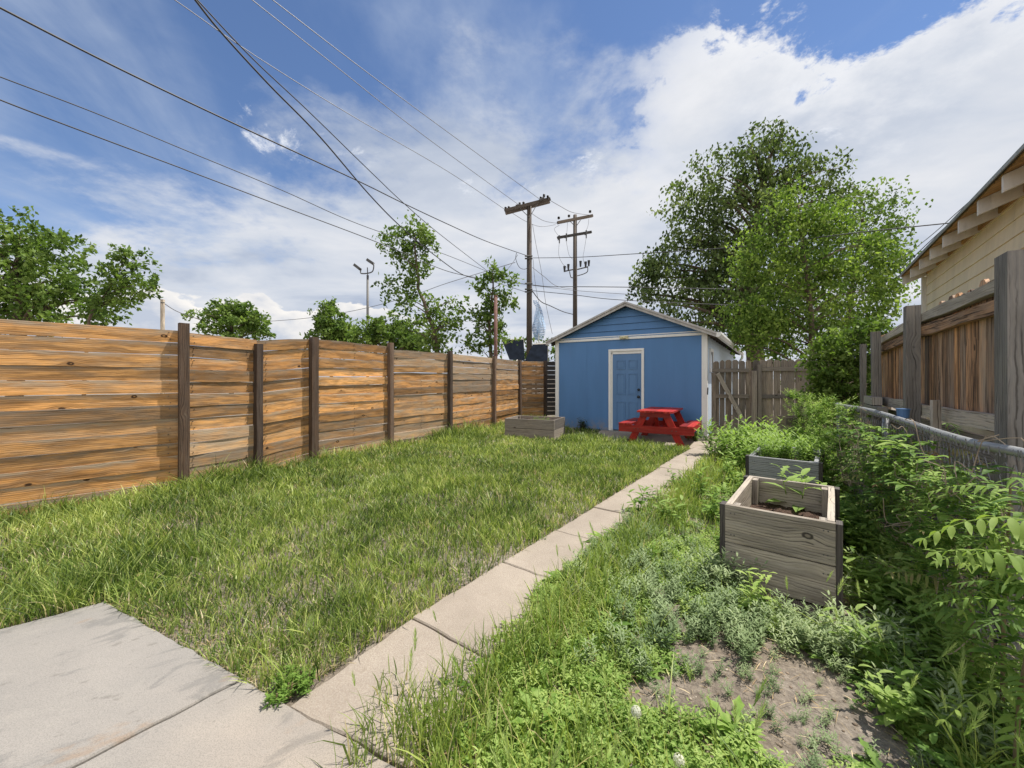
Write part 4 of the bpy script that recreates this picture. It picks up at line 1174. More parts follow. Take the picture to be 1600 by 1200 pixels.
def build_street_bits():
    Y = 26.0; b = P(574.5, 560, Y)
    root = thing('light_pole', 'dark twin-head floodlight pole standing among the trees behind the slat fence', 'light pole', (b.x, b.y, 0))
    mb = MB(); mb.tube([V((b.x, b.y, 0)), P(574.5, 430, Y)], [0.1, 0.075], 8); obj('pole', mb, M['darkmetal'], root, True)
    mb = MB(); mb.tube([P(574.5, 430, Y), P(574, 418, Y)], 0.035, 6)
    mb.tube(cr([P(564, 421, Y), P(564, 427, Y), P(574, 427, Y), P(582, 424, Y), P(584, 415, Y), P(582, 411, Y)], 5), 0.04, 6); obj('arm', mb, M['darkmetal'], root)
    for a, c in (((554, 414), (563, 421)), ((574, 406), (583, 412))):
        mb = MB(); p, q = P(*a, Y), P(*c, Y); mb.plank(p, q, (0, 1, 0), 0.32, 0.17); obj('lamp_head', mb, M['darkmetal'], root)
    # rusty steel post
    mb = MB(); Y = 13.0; b = P(774.5, 560, Y); mb.tube([V((b.x, b.y, 0)), P(774.5, 463, Y)], 0.058, 10)
    mb.tube([P(774.5, 463, Y), P(774.5, 461.5, Y)], 0.068, 10)
    root = thing('steel_post', 'rusty red-brown steel post rising behind the fence, in front of the second slim tree', 'post', (b.x, b.y, 0))
    obj('post', mb, M['rust'], root, True)
    mb = MB(); Y = 16.0; b = P(254, 560, Y); mb.plank(V((b.x, b.y, 0)), P(254, 468, Y), (1, 0, 0), 0.10, 0.10, wear=0)
    mb2 = MB(); mb2.tube([P(251, 473, Y - .05), P(257, 473, Y - .05)], 0.02, 5)
    root = thing('wooden_post', 'thin light brown wooden post standing alone behind the left part of the slat fence', 'post', (b.x, b.y, 0))
    obj('post', mb, M['greywood'], root); obj('hook', mb2, M['darkmetal'], root)
    # tilted dark panels on white frames
    for k, (c0, lab) in enumerate((([(784, 531), (818, 530), (820, 564), (796, 562)], 'left one of two tilted black panels on thin white frames behind the fence end'),
                                   ([(833, 538), (856, 537), (856, 569), (818, 569)], 'right one of two tilted black panels on thin white frames, right behind the utility pole'))):
        Y = 16.5 + k * 0.9
        tl, trr, brr, bl = P(*c0[0], Y + 0.5), P(*c0[1], Y + 0.5), P(*c0[2], Y - 0.15), P(*c0[3], Y - 0.15)
        root = thing('tilted_panel', lab, 'panel', ((tl.x + trr.x) / 2, Y, 0), 'tilted black panels')
        mb = MB(); mb.prism([tl, trr, brr, bl], V((0, 0.03, 0.03))); obj('panel_sheet', mb, M['tarp'], root)
        mb = MB()
        mb.tube([tl, trr], 0.022, 6)
        mb.tube([V((trr.x, trr.y + .1, 0)), trr + V((0, .1, 0))], 0.022, 6); mb.tube([V((tl.x, tl.y + .1, 0)), tl + V((0, .1, 0))], 0.018, 6)
        mb.tube([trr.lerp(V((trr.x, trr.y, 0)), 0.22) + V((0, .1, 0)), brr - V((0.35, 0.1, 0))], 0.018, 6)
        obj('panel_frame', mb, M['tanwhite'], root)
    # helical blue wind sculpture
    Y = 30.0; c = P(842, 533, Y)
    root = thing('wind_sculpture', 'pale blue spiral wind turbine of stacked curved vanes behind the nearer utility pole', 'wind turbine', (c.x, c.y, 0))
    mb = MB(); mb.tube([V((c.x, c.y, 0)), P(842, 535, Y)], 0.12, 8); mb.tube([P(842, 535, Y), P(842, 480, Y)], 0.04, 6); obj('mast', mb, M['white'], root)
    prof = [(470, 3, -6), (474, 4.5, -4), (479, 4, -1), (484, 5, 0), (490, 6.5, 0), (496, 8.5, 0), (502, 10.2, 0), (508, 11, 0), (514, 11.2, 0), (520, 10.2, 0), (526, 8, 0), (531, 5, 0)]
    ys = [p[0] for p in prof]
    for wing in (0, 1):
        mb = MB()
        for k in range(26):
            py = 470 + k * 2.4; w = float(np.interp(py, ys, [p[1] for p in prof])) / F * Y; ox = float(np.interp(py, ys, [p[2] for p in prof]))
            cc = P(842 + ox, py, Y); an = math.pi * wing + k * 0.11 - 0.9
            row = []
            for j in range(5):
                a2 = an + j * 0.5; row.append(cc + V((math.cos(a2), math.sin(a2), 0)) * w)
            hz = 0.05
            for j in range(4):
                up = V((0, 0, hz)); q = [row[j] - up, row[j + 1] - up, row[j + 1] * 0.93 + cc * 0.07 + up, row[j] * 0.93 + cc * 0.07 + up]
                q = [V(t_) for t_ in q]; q[2].z = cc.z + hz * 0.6; q[3].z = cc.z + hz * 0.6
                mb.prism(q, (cc - (row[j] + row[j + 1]) / 2).normalized() * 0.02)
            mb.tube([cc, row[2]], 0.02, 4)
        obj('vane', mb, M['helix'], root)
build_street_bits()

# ------------------------------------------------------------------ trees
def leaves_np(centers, dirs_scale, size, drop=0.0, elong=1.7):
    """diamond leaves, folded; centres Nx3"""
    N = len(centers)
    a = RNG.normal(size=(N, 3)); a[:, 2] -= drop; a /= np.linalg.norm(a, axis=1, keepdims=True)
    b = RNG.normal(size=(N, 3)); b -= a * (a * b).sum(1, keepdims=True); b /= np.linalg.norm(b, axis=1, keepdims=True)
    c = np.cross(a, b)
    s = (size * RNG.uniform(0.6, 1.25, N))[:, None]
    v0 = centers; v1 = centers + a * s * 0.5 * elong / 1.7 + b * s * 0.33 + c * s * 0.08
    v2 = centers + a * s * elong / 1.7 * 1.15; v3 = centers + a * s * 0.5 * elong / 1.7 - b * s * 0.33 + c * s * 0.08
    v = np.stack([v0, v1, v2, v3], 1).reshape(-1, 3)
    i = np.arange(N)[:, None] * 4
    t = np.concatenate([i + [0, 1, 2], i + [0, 2, 3]])
    return v, t

def tree(name, label, cat, Y, blobs, trunk, trunk_r, leaf, ncl, per, mat, sig=1.0, depth=1.0, drop=0.3, group=None, bark='bark', nb=40, z0=0.0, ragged=1.0):
    """blobs: (px, py, rx, ry) clumps; trunk: [(px, py)...]; every tree gets its own limbs and leaf clusters"""
    s = Y / F
    base = P(trunk[0][0], trunk[0][1], Y); base.z = z0
    root = thing(name, label, cat, base, group)
    tp = [base] + [P(px, py, Y) for px, py in trunk[1:]]
    tl = cr(tp, 6)
    mb = MB(); n = len(tl)
    mb.tube([p + V((noise.noise(p * 2), noise.noise(p * 2 + V((9, 0, 0))), 0)) * trunk_r * 0.6 for p in tl], [trunk_r * (1 - 0.82 * k / (n - 1)) for k in range(n)], 9)
    area = np.array([b[2] * b[3] for b in blobs], float); cnt = np.maximum(3, (ncl * area / area.sum())).astype(int)
    C = []
    for (px, py, rx, ry), m in zip(blobs, cnt):
        c = P(px, py, Y)
        q = RNG.normal(size=(m, 3)); q /= np.linalg.norm(q, axis=1, keepdims=True)
        q *= (RNG.uniform(0.25, 1.25, m) ** 0.5)[:, None]
        q *= np.array([1 + 0.6 * noise.noise(V(u_) * 2.2 + V((px, py, 0))) for u_ in q])[:, None]
        q *= np.array([rx * s, rx * s * depth, ry * s])
        C.append(q + np.array(c))
    C = np.concatenate(C)
    C = C[C[:, 2] > 0.4]
    if ragged < 1: C = C[RNG.uniform(0, 1, len(C)) < ragged + 1.1 * (np.array([noise.noise(V(c) * 0.9) for c in C]) > 0.0)]
    # limbs
    idx = RNG.choice(len(C), min(nb, len(C)), replace=False)
    for k in idx:
        e = V(C[k]); j = min(range(n), key=lambda q: (tl[q] - e).length + max(0, tl[q].z - e.z + 0.3 * (e - tl[q]).length) * 2.5)
        j = max(j, int(n * 0.2)); a = tl[j]; m_ = a.lerp(e, 0.5) + V((0, 0, 0.10 * (e - a).length))
        r0 = max(trunk_r * (1 - 0.82 * j / (n - 1)) * 0.42, 0.012)
        mb.tube(cr([a, m_, e], 4), [r0 * (1 - 0.85 * t / 8) for t in range(9)], 5, False)
    obj('trunk', mb, M[bark], root, True)
    # twigs of leaves: each cluster is a little spray with its own brightness
    N = len(C); L = []; Rn = []
    ax = RNG.normal(size=(N, 3)); ax[:, 2] = ax[:, 2] * 0.5 + 0.25; ax /= np.linalg.norm(ax, axis=1, keepdims=True)
    ln = RNG.uniform(0.5, 1.3, N) * sig
    t = RNG.uniform(-1, 1, (N, per)); j = RNG.normal(size=(N, per, 3)) * (0.16 * sig)
    per = max(8, int(per * 0.62)); N = len(C)
    t = RNG.uniform(-1, 1, (N, per)); j = RNG.normal(size=(N, per, 3)) * (0.13 * sig)
    pts = C[:, None, :] + ax[:, None, :] * (t * ln[:, None] * 0.5)[:, :, None] + j
    pts[..., 2] -= drop * 0.25 * (t ** 2) * ln[:, None]
    cb = RNG.uniform(0.1, 0.9, N)
    rn = np.clip(cb[:, None] + RNG.normal(size=(N, per)) * 0.16, 0, 1).ravel()
    v, tr = leaves_np(pts.reshape(-1, 3), None, leaf * 1.15, drop)
    tri_obj('foliage', v, tr, np.repeat(rn, 4), M[mat], root)
    return root

def build_trees():
    tree('deciduous_tree', 'large leafy green tree behind the fence at the far left, reaching past the frame edge', 'tree', 17,
         [(10, 420, 75, 75), (-50, 420, 80, 90), (40, 370, 40, 38), (60, 450, 70, 55), (112, 408, 32, 48), (120, 472, 55, 38), (160, 480, 30, 26), (20, 490, 70, 30), (0, 350, 30, 20)],
         [(20, 560), (30, 500), (25, 430), (30, 380)], 0.28, 0.16, 640, 40, 'mdleaf', 0.75, 0.8, ragged=0.45, group='trees beyond the fences')
    tree('slender_tree', 'airy light-branched tree leaning right beside the large left tree', 'tree', 16,
         [(200, 408, 26, 20), (210, 440, 30, 24), (180, 436, 22, 22), (205, 466, 26, 14), (165, 470, 20, 20), (192, 395, 12, 10)],
         [(130, 560), (140, 500), (168, 455), (198, 400)], 0.07, 0.14, 120, 26, 'mdleaf', 0.5, 0.8, nb=30, group='trees beyond the fences')
    tree('round_tree', 'small round-topped tree just above the fence right of the lone wooden post', 'tree', 24,
         [(362, 505, 46, 24), (345, 488, 20, 16), (385, 492, 24, 20), (362, 484, 14, 10), (408, 522, 12, 8)],
         [(362, 570), (362, 520), (362, 488)], 0.14, 0.18, 230, 32, 'mdleaf', 0.6, 0.8, group='trees beyond the fences')
    tree('conical_tree', 'small cone-shaped tree left of the twin-head light pole', 'tree', 24,
         [(520, 525, 36, 26), (517, 500, 24, 22), (515, 484, 10, 12), (540, 520, 16, 16)],
         [(518, 580), (518, 520), (516, 485)], 0.12, 0.18, 230, 32, 'mdleaf', 0.6, 0.8, group='trees beyond the fences')
    tree('leafy_bush', 'bushy low tree between the light pole and the tall slim tree', 'tree', 22,
         [(570, 530, 24, 22), (602, 520, 30, 28), (630, 528, 30, 22), (655, 535, 25, 18), (590, 508, 12, 12)],
         [(600, 580), (600, 530), (602, 505)], 0.12, 0.16, 260, 34, 'mdleaf', 0.5, 0.8, group='trees beyond the fences')
    tree('tall_slim_tree', 'tall slim tree crossed by the wires, above the middle of the slat fence', 'tree', 15,
         [(645, 372, 34, 26), (625, 385, 32, 26), (668, 380, 20, 22), (640, 415, 36, 26), (632, 450, 34, 26), (655, 480, 34, 26), (672, 512, 44, 28), (690, 540, 38, 20), (715, 480, 18, 16), (612, 470, 18, 12), (645, 352, 12, 10), (700, 505, 26, 20)],
         [(690, 580), (678, 520), (655, 450), (648, 365)], 0.12, 0.12, 330, 28, 'mdleaf', 0.55, 0.7, drop=0.0, ragged=0.5, group='trees beyond the fences')
    tree('slim_tree', 'second, thinner slim tree around the rusty post, nearer the utility pole', 'tree', 15,
         [(770, 425, 16, 16), (755, 450, 20, 20), (790, 440, 18, 16), (775, 470, 26, 18), (752, 495, 22, 18), (748, 530, 22, 22), (775, 530, 24, 22), (795, 470, 14, 14), (768, 500, 20, 22)],
         [(770, 580), (765, 520), (770, 460), (770, 418)], 0.08, 0.12, 165, 26, 'mdleaf', 0.42, 0.7, drop=0.1, group='trees beyond the fences')
    tree('low_tree', 'pale green treetop showing behind the black panels and spiral turbine', 'tree', 34,
         [(835, 545, 18, 22), (862, 550, 16, 20), (812, 552, 12, 14)],
         [(838, 580), (838, 560), (838, 535)], 0.12, 0.22, 60, 30, 'ltleaf', 0.6, 0.8, group='trees beyond the fences')
    # big willow-like tree behind the shed
    tree('large_tree', 'tall dark green tree with hanging foliage behind the right side of the shed', 'tree', 21,
         [(1130, 280, 62, 50), (1200, 250, 62, 44), (1215, 215, 30, 22), (1270, 265, 42, 34), (1085, 330, 50, 45), (1160, 340, 75, 55), (1240, 320, 70, 55), (1100, 400, 62, 48), (1040, 440, 48, 40), (1030, 400, 30, 25), (1150, 430, 70, 50), (1090, 470, 75, 40), (1155, 500, 70, 40), (1235, 400, 60, 50), (1310, 300, 26, 24), (1220, 480, 80, 55), (1010, 430, 22, 24)],
         [(1178, 600), (1180, 520), (1168, 430), (1185, 330), (1205, 240)], 0.50, 0.17, 1700, 40, 'dkleaf', 1.15, 0.75, drop=1.3, ragged=0.35, group='trees beyond the fences', nb=90)
    tree('spreading_tree', 'feathery tree with a ragged right-hand crown between the big tree and the yellow house', 'tree', 15,
         [(1330, 320, 46, 30), (1375, 310, 36, 22), (1395, 340, 26, 24), (1350, 360, 44, 34), (1385, 390, 26, 26), (1320, 390, 50, 40), (1370, 430, 40, 32), (1340, 470, 50, 40)],
         [(1330, 620), (1325, 520), (1335, 420), (1350, 320)], 0.13, 0.115, 460, 32, 'mdleaf', 0.85, 0.8, drop=0.8, ragged=0.4, group='trees beyond the fences')
    tree('bright_tree', 'bright yellow-green feathery tree in front of the big dark tree', 'tree', 11.5,
         [(1245, 320, 40, 26), (1220, 360, 46, 32), (1290, 350, 44, 34), (1200, 410, 50, 38), (1270, 410, 60, 44), (1190, 460, 52, 40), (1240, 480, 60, 44), (1310, 450, 50, 44), (1180, 510, 46, 36), (1250, 540, 60, 40), (1350, 400, 34, 34), (1360, 470, 40, 36), (1320, 520, 50, 36), (1225, 300, 18, 14), (1388, 445, 34, 36), (1300, 585, 44, 34), (1385, 395, 26, 30)],
         [(1262, 640), (1268, 540), (1262, 440), (1245, 320)], 0.11, 0.088, 1450, 38, 'ltleaf', 0.72, 0.6, drop=0.9, ragged=0.35, group='trees beyond the fences', nb=70)
    tree('climbing_shrub', 'dark tangled shrub swallowing the far end of the picket fence and the chain-link', 'shrub', 7.4,
         [(1300, 560, 34, 40), (1330, 600, 40, 44), (1345, 545, 40, 36), (1300, 620, 26, 32), (1315, 650, 34, 34), (1290, 600, 16, 24), (1370, 520, 26, 26), (1275, 575, 14, 14)],
         [(1318, 700), (1318, 640), (1320, 580), (1325, 540)], 0.05, 0.062, 420, 40, 'mdleaf', 0.26, 0.7, nb=60)
build_trees()

# ------------------------------------------------------------------ grass and weeds
def scatter(n, x0, x1, y0, y1):
    return RNG.uniform(x0, x1, n), RNG.uniform(y0, y1, n)

def on_hard(x, y, m=0.0):
    s, w = path_sw(x, y)
    h = (s > -0.85) & (s < 5.75 + m) & (w > -m) & (w < PW + m)
    h |= in_poly(x, y, SLAB) | in_poly(x, y, PADW) | in_poly(x, y, PADG)
    h |= in_box(x, y, shed, SHW, SHL, 0.02)
    for fr, W, L in ((boxA, .61, 1.06), (boxB, .62, 1.0), (boxC, 1.22, .85)):
        h |= in_box(x, y, fr, W, L, 0.04)
    dx = x - boxA.o.x; dy = y - boxA.o.y
    a = dx * boxA.ex.x + dy * boxA.ex.y; b = dx * boxA.ey.x + dy * boxA.ey.y
    h |= (a > 0.12) & (a < 0.78) & (b > -0.16 - 0.10 * (a > 0.3)) & (b < 0.1)
    return h
FY = [p[1] for p in FENCE]; FX = [p[0] for p in FENCE]
def left_of_path(x, y):
    s, w = path_sw(x, y)
    return w < 0.02
def overgrown(x, y):
    """turf creeping over the right edge and the near end of the path"""
    s, w = path_sw(x, y)
    cr_ = 0.05 + 0.16 * vnoise(x * 3.1, y * 3.1, 3)
    return ((w > PW - cr_) & (w < PW + 0.03) & (s > -0.9) & (s < 5.7)) | ((s < -0.42 + 0.15 * vnoise(x * 6, y * 6, 1)) & (s > -0.9) & (w > 0.20) & (w < PW + 0.03))

def inside_yard(x, y):
    fx = np.interp(y, FY, FX); cx = interp_x(CL, y)
    back = y < 9.1 - (x - 4.5) * 0.18
    return (x > fx + 0.02) & (x < cx) & ((x < 4.5) | back)
def dirt(x, y):
    """bare soil patches: 1 = bare"""
    e = ((x - 1.16) / 0.46) ** 2 + ((y - 1.72) / 0.55) ** 2
    e2 = ((x - 0.72) / 0.22) ** 2 + ((y - 1.75) / 0.16) ** 2
    e3 = ((x + 3.05) / 0.28) ** 2 + ((y - 3.72) / 0.14) ** 2
    e4 = ((x - 0.95) / 0.10) ** 2 + ((y - 2.4) / 0.35) ** 2
    nz = vnoise(x * 7, y * 7, 2) * 0.9
    return np.clip(1.45 - np.minimum(np.minimum(e, e2), np.minimum(e3, e4)) - nz, 0, 1)

def blades(x, y, h, w, lean, rnd, z=None, curl=1.0, az=None):
    N = len(x); z = np.minimum(gz(x, y), 0.012) - 0.004 if z is None else z
    az = RNG.uniform(0, 2 * np.pi, N) if az is None else az
    fa = RNG.uniform(0, np.pi, N)
    dx, dy = np.cos(az) * lean * h, np.sin(az) * lean * h
    wx, wy = np.cos(fa) * w / 2, np.sin(fa) * w / 2
    P0 = np.stack([x, y, z], 1)
    def lvl(f, wf):
        c = P0 + np.stack([dx * f ** (1 + curl), dy * f ** (1 + curl), h * (f - 0.22 * lean * f * f)], 1)
        o = np.stack([wx * wf, wy * wf, np.zeros(N)], 1)
        return c - o, c + o
    a0, b0 = lvl(0.0, 0.8); a1, b1 = lvl(0.45, 1.0); a2, b2 = lvl(0.78, 0.65); t, _ = lvl(1.0, 0.0)
    v = np.stack([a0, b0, a1, b1, a2, b2, t], 1).reshape(-1, 3)
    i = np.arange(N)[:, None] * 7
    tr = np.concatenate([i + [0, 1, 3], i + [0, 3, 2], i + [2, 3, 5], i + [2, 5, 4], i + [4, 5, 6]])
    return v, tr, np.repeat(rnd, 7)

def merge(parts):
    vs, ts, rs = [], [], []; o = 0
    for v, t, r in parts:
        vs.append(v); ts.append(t + o); rs.append(r); o += len(v)
    return np.concatenate(vs), np.concatenate(ts), np.concatenate(rs)

def view_keep(x, y, m=0.12):
    return (np.abs(x) < (1.29 + m) * y + 0.25) & (y > 1.0)

def build_lawn():
    parts = []
    for (y0, y1, dens, wf) in ((1.1, 2.6, 7500, 1.0), (2.6, 4.2, 5200, 1.2), (4.2, 6.5, 3300, 1.6), (6.5, 9.5, 2000, 2.2), (9.5, 13.5, 900, 2.8)):
        x0 = -1.42 * y1 - 0.2; x1 = 2.8 if y1 < 8 else 3.6
        n = int(dens * (x1 - x0) * (y1 - y0))
        x, y = scatter(n, x0, x1, y0, y1)
        k = view_keep(x, y) & inside_yard(x, y) & left_of_path(x, y) & ~on_hard(x, y)
        x, y = x[k], y[k]
        pat = vnoise(x * 1.1, y * 1.1) * 0.45 + vnoise(x * 3.7, y * 3.7, 1) * 0.3 + vnoise(x * 13, y * 13, 2) * 0.25
        s, w = path_sw(x, y)
        fd = x - np.interp(y, FY, FX)
        drt = np.maximum(dirt(x, y), 0)
        # thinner, drier by the patio and the left
        dry = np.clip(vnoise(x * 2.3 + 5, y * 2.3, 3) * 1.3 - 0.35 + np.clip(2.9 - y, 0, 1) * 0.12, 0, 1)
        k = RNG.uniform(0, 1, len(x)) < np.clip(0.50 + pat * 0.7 - drt * 1.1 - dry * 0.25, 0.03, 1)
        x, y, pat, fd, dry = x[k], y[k], pat[k], fd[k], dry[k]
        N = len(x)
        h = (0.055 + 0.075 * pat + 0.13 * np.exp(-fd / 0.35)) * RNG.uniform(0.55, 1.35, N)
        h *= 0.62 + 0.8 * vnoise(x * 9, y * 9, 3)
        h *= 1 + 0.6 * np.clip((vnoise(x * 0.8, y * 0.8, 2) - 0.55) * 3, 0, 1)
        rn = np.clip(0.13 + 0.30 * vnoise(x * 1.7, y * 1.7, 3) + 0.30 * vnoise(x * 11, y * 11, 0) + RNG.normal(size=N) * 0.22, 0, 0.82)
        dead = RNG.uniform(0, 1, N) < 0.04 + 0.17 * dry
        rn[dead] = RNG.uniform(0.86, 1.0, dead.sum())
        h[dead] *= 0.75
        parts.append(blades(x, y, h, RNG.uniform(0.0030, 0.0064, N) * wf, RNG.uniform(0.15, 0.9, N), rn))
    v, t, r = merge(parts)
    tag(tri_obj('lawn_grass', v, t, r, M['grass']), 'short patchy green lawn grass between the slat fence and the path', 'grass', kind='stuff')
    # right-hand side grass
    parts = []
    for (y0, y1, dens, wf) in ((0.9, 2.4, 3800, 1.0), (2.4, 4.5, 2300, 1.3), (4.5, 9.0, 1200, 2.0)):
        x0, x1 = -0.6, 6.2
        n = int(dens * (x1 - x0) * (y1 - y0)); x, y = scatter(n, x0, x1, y0, y1)
        k = view_keep(x, y) & inside_yard(x, y) & ~left_of_path(x, y) & (~on_hard(x, y) | overgrown(x, y)); x, y = x[k], y[k]
        s, w = path_sw(x, y); edge = np.exp(-np.abs(w - PW - 0.12) / 0.20)
        corner = np.exp(-(((x - 0.1) / 0.45) ** 2 + ((y - 1.3) / 0.4) ** 2))
        pat = vnoise(x * 2.2, y * 2.2, 1)
        k = RNG.uniform(0, 1, len(x)) < np.clip(0.12 + edge * 0.75 + corner * 0.25 + pat * 0.25 - dirt(x, y) * 1.4, 0.0, 1)
        x, y, edge, corner, pat = x[k], y[k], edge[k], corner[k], pat[k]; N = len(x)
        h = (0.06 + 0.11 * edge + 0.05 * corner + 0.05 * pat) * RNG.uniform(0.5, 1.5, N)
        rn = np.clip(0.36 + 0.3 * pat + RNG.normal(size=N) * 0.16, 0, 0.82); dead = RNG.uniform(0, 1, N) < 0.08
        rn[dead] = RNG.uniform(0.86, 1, dead.sum())
        parts.append(blades(x, y, h, RNG.uniform(0.0035, 0.0065, N) * wf, RNG.uniform(0.1, 0.7, N), rn))
    v, t, r = merge(parts)
    tag(tri_obj('verge_grass', v, t, r, M['grass']), 'taller loose grass growing along the right side of the path', 'grass', kind='stuff')
    # dry straw lying about
    x, y = scatter(110000, -4, 4.5, 1.0, 6.5)
    s, w = path_sw(x, y)
    near_slab = in_poly(x, y, [(-4.2, 1.2), (-2.5, 2.85), (-0.25, 1.62), (0.2, 0.6), (-2.6, -0.4)])
    k = view_keep(x, y) & inside_yard(x, y) & ~on_hard(x, y, -0.01)
    pr = 0.10 + 0.7 * near_slab + 0.35 * np.exp(-np.abs(w + 0.04) / 0.06) + 0.10 * (dirt(x, y) > 0.05)
    k &= RNG.uniform(0, 1, len(x)) < pr
    x, y = x[k], y[k]; N = len(x)
    v, t, r = blades(x, y, RNG.uniform(0.008, 0.024, N), RNG.uniform(0.0015, 0.004, N), RNG.uniform(1.0, 5, N), RNG.uniform(0, 1, N), z=np.full(N, 0.010), curl=0.1)
    tag(tri_obj('dry_thatch', v, t, r, M['straw']), 'dry straw-coloured dead grass lying at the slab and path edges', 'dead grass', kind='stuff')
build_lawn()

def leaf_t(base, dirv, L, W, n=(0, 0, 1), droop=0.2, lobes=False):
    """leaf as a small fan; returns verts, tris"""
    d = np.array(dirv, float); d /= np.linalg.norm(d); up = np.array(n, float)
    s = np.cross(d, up); s /= max(np.linalg.norm(s), 1e-6); up = np.cross(s, d)
    prof = [(0, 0.0), (0.2, 0.75), (0.5, 1.0), (0.78, 0.6), (1.0, 0)] if not lobes else [(0, 0.05), (0.2, 0.55), (0.3, 0.25), (0.45, 0.9), (0.55, 0.35), (0.75, 0.85), (0.83, 0.4), (1.0, 0)]
    v = []; m = len(prof)
    for f, w in prof:
        c = np.array(base) + d * L * f - up * droop * L * f * f
        v += [c - s * W / 2 * w + up * W * 0.12 * w, c, c + s * W / 2 * w + up * W * 0.12 * w]
    t = []
    for k in range(m - 1):
        a = k * 3; b = a + 3
        for q in (0, 1):
            t += [(a + q, a + q + 1, b + q + 1), (a + q, b + q + 1, b + q)]
    return np.array(v), np.array(t)

def tmpl(parts):
    vs, ts = [], []; o = 0
    for v, t in parts:
        vs.append(v); ts.append(t + o); o += len(v)
    return np.concatenate(vs), np.concatenate(ts)
def stem_t(p, q, w):
    p = np.array(p, float); q = np.array(q, float)
    return np.array([p - [w, 0, 0], p + [w, 0, 0], q, p - [0, w, 0], p + [0, w, 0]]), np.array([(0, 1, 2), (3, 4, 2)])

def t_kochia(seed, nst=5):
    r = random.Random(seed); ps = []
    for s in range(nst):
        az = r.uniform(0, 6.28); ln = r.uniform(0.1, 0.5); top = np.array([math.cos(az) * ln, math.sin(az) * ln, r.uniform(0.55, 1.0)])
        ps.append(stem_t((0, 0, 0), top, 0.012))
        for k in range(16):
            f = 0.2 + 0.8 * k / 15; c = top * f; a2 = k * 2.4 + r.uniform(-.4, .4); up = 0.25 + 0.9 * f * f
            ps.append(leaf_t(c, (math.cos(a2), math.sin(a2), up), r.uniform(0.16, 0.30) * (1.15 - 0.5 * f), 0.045, droop=0.25)[0:2])
    return tmpl(ps)
def t_broad(seed, n=11, lobes=True, up=0.7):
    r = random.Random(seed); ps = []
    for k in range(n):
        az = k * 2.399 + r.uniform(-.3, .3); e = r.uniform(0.3, 1.2) * up
        L = r.uniform(0.5, 1.0)
        ps.append(leaf_t((0, 0, r.uniform(0, 0.25)), (math.cos(az), math.sin(az), e), L, L * 0.34, droop=0.35, lobes=lobes))
    return tmpl(ps)
def t_leafy(seed, nst=4):
    """upright stems with alternate broad leaves"""
    r = random.Random(seed); ps = []
    for s in range(nst):
        az = r.uniform(0, 6.28); ln = r.uniform(0.05, 0.45); top = np.array([math.cos(az) * ln, math.sin(az) * ln, r.uniform(0.6, 1.0)])
        ps.append(stem_t((0, 0, 0), top, 0.014))
        for k in range(9):
            f = 0.15 + 0.85 * k / 8; c = top * f; a2 = k * 2.4 + r.uniform(-.4, .4)
            L = r.uniform(0.22, 0.40) * (1.2 - 0.6 * f)
            ps.append(leaf_t(c, (math.cos(a2), math.sin(a2), 0.2 + 0.7 * f), L, L * 0.38, droop=0.4, lobes=r.random() < 0.4))
    return tmpl(ps)
def t_mat(seed, n=26):
    r = random.Random(seed); ps = []
    for k in range(n):
        az = r.uniform(0, 6.28); rr = math.sqrt(r.random()); c = (math.cos(az) * rr, math.sin(az) * rr, r.uniform(0.1, 0.55))
        a2 = r.uniform(0, 6.28)
        ps.append(leaf_t(c, (math.cos(a2), math.sin(a2), r.uniform(-.1, .6)), r.uniform(0.22, 0.42), 0.24, droop=0.2))
    return tmpl(ps)

def place(tm, x, y, sc, z=None, zs=None, tilt=0.15, rbase=None, jit=0.15):
    """copies of a template -> arrays (rnd per leaf vertex)"""
    v, t = tm; N = len(x); m = len(v)
    z = np.minimum(gz(x, y), 0.012) - 0.005 if z is None else z
    a = RNG.uniform(0, 2 * np.pi, N); c, s = np.cos(a), np.sin(a)
    zs = np.ones(N) if zs is None else zs
    X = (v[None, :, 0] * c[:, None] - v[None, :, 1] * s[:, None]) * sc[:, None]
    Yv = (v[None, :, 0] * s[:, None] + v[None, :, 1] * c[:, None]) * sc[:, None]
    Z = v[None, :, 2] * (sc * zs)[:, None]
    tx, ty = RNG.normal(size=N) * tilt, RNG.normal(size=N) * tilt
    X = X + Z * tx[:, None] + x[:, None]; Yv = Yv + Z * ty[:, None] + y[:, None]; Z = Z + z[:, None]
    V_ = np.stack([X, Yv, Z], -1).reshape(-1, 3)
    T = (t[None] + (np.arange(N) * m)[:, None, None]).reshape(-1, 3)
    rb = RNG.uniform(0.2, 0.8, N) if rbase is None else rbase
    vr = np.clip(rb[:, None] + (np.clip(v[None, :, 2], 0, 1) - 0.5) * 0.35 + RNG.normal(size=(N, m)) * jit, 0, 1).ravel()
    return V_, T, vr

def choose(n, x0, x1, y0, y1, f):
    x, y = scatter(n, x0, x1, y0, y1)
    k = view_keep(x, y) & inside_yard(x, y) & (~on_hard(x, y) | overgrown(x, y)); x, y = x[k], y[k]
    k = RNG.uniform(0, 1, len(x)) < f(x, y)
    return x[k], y[k]

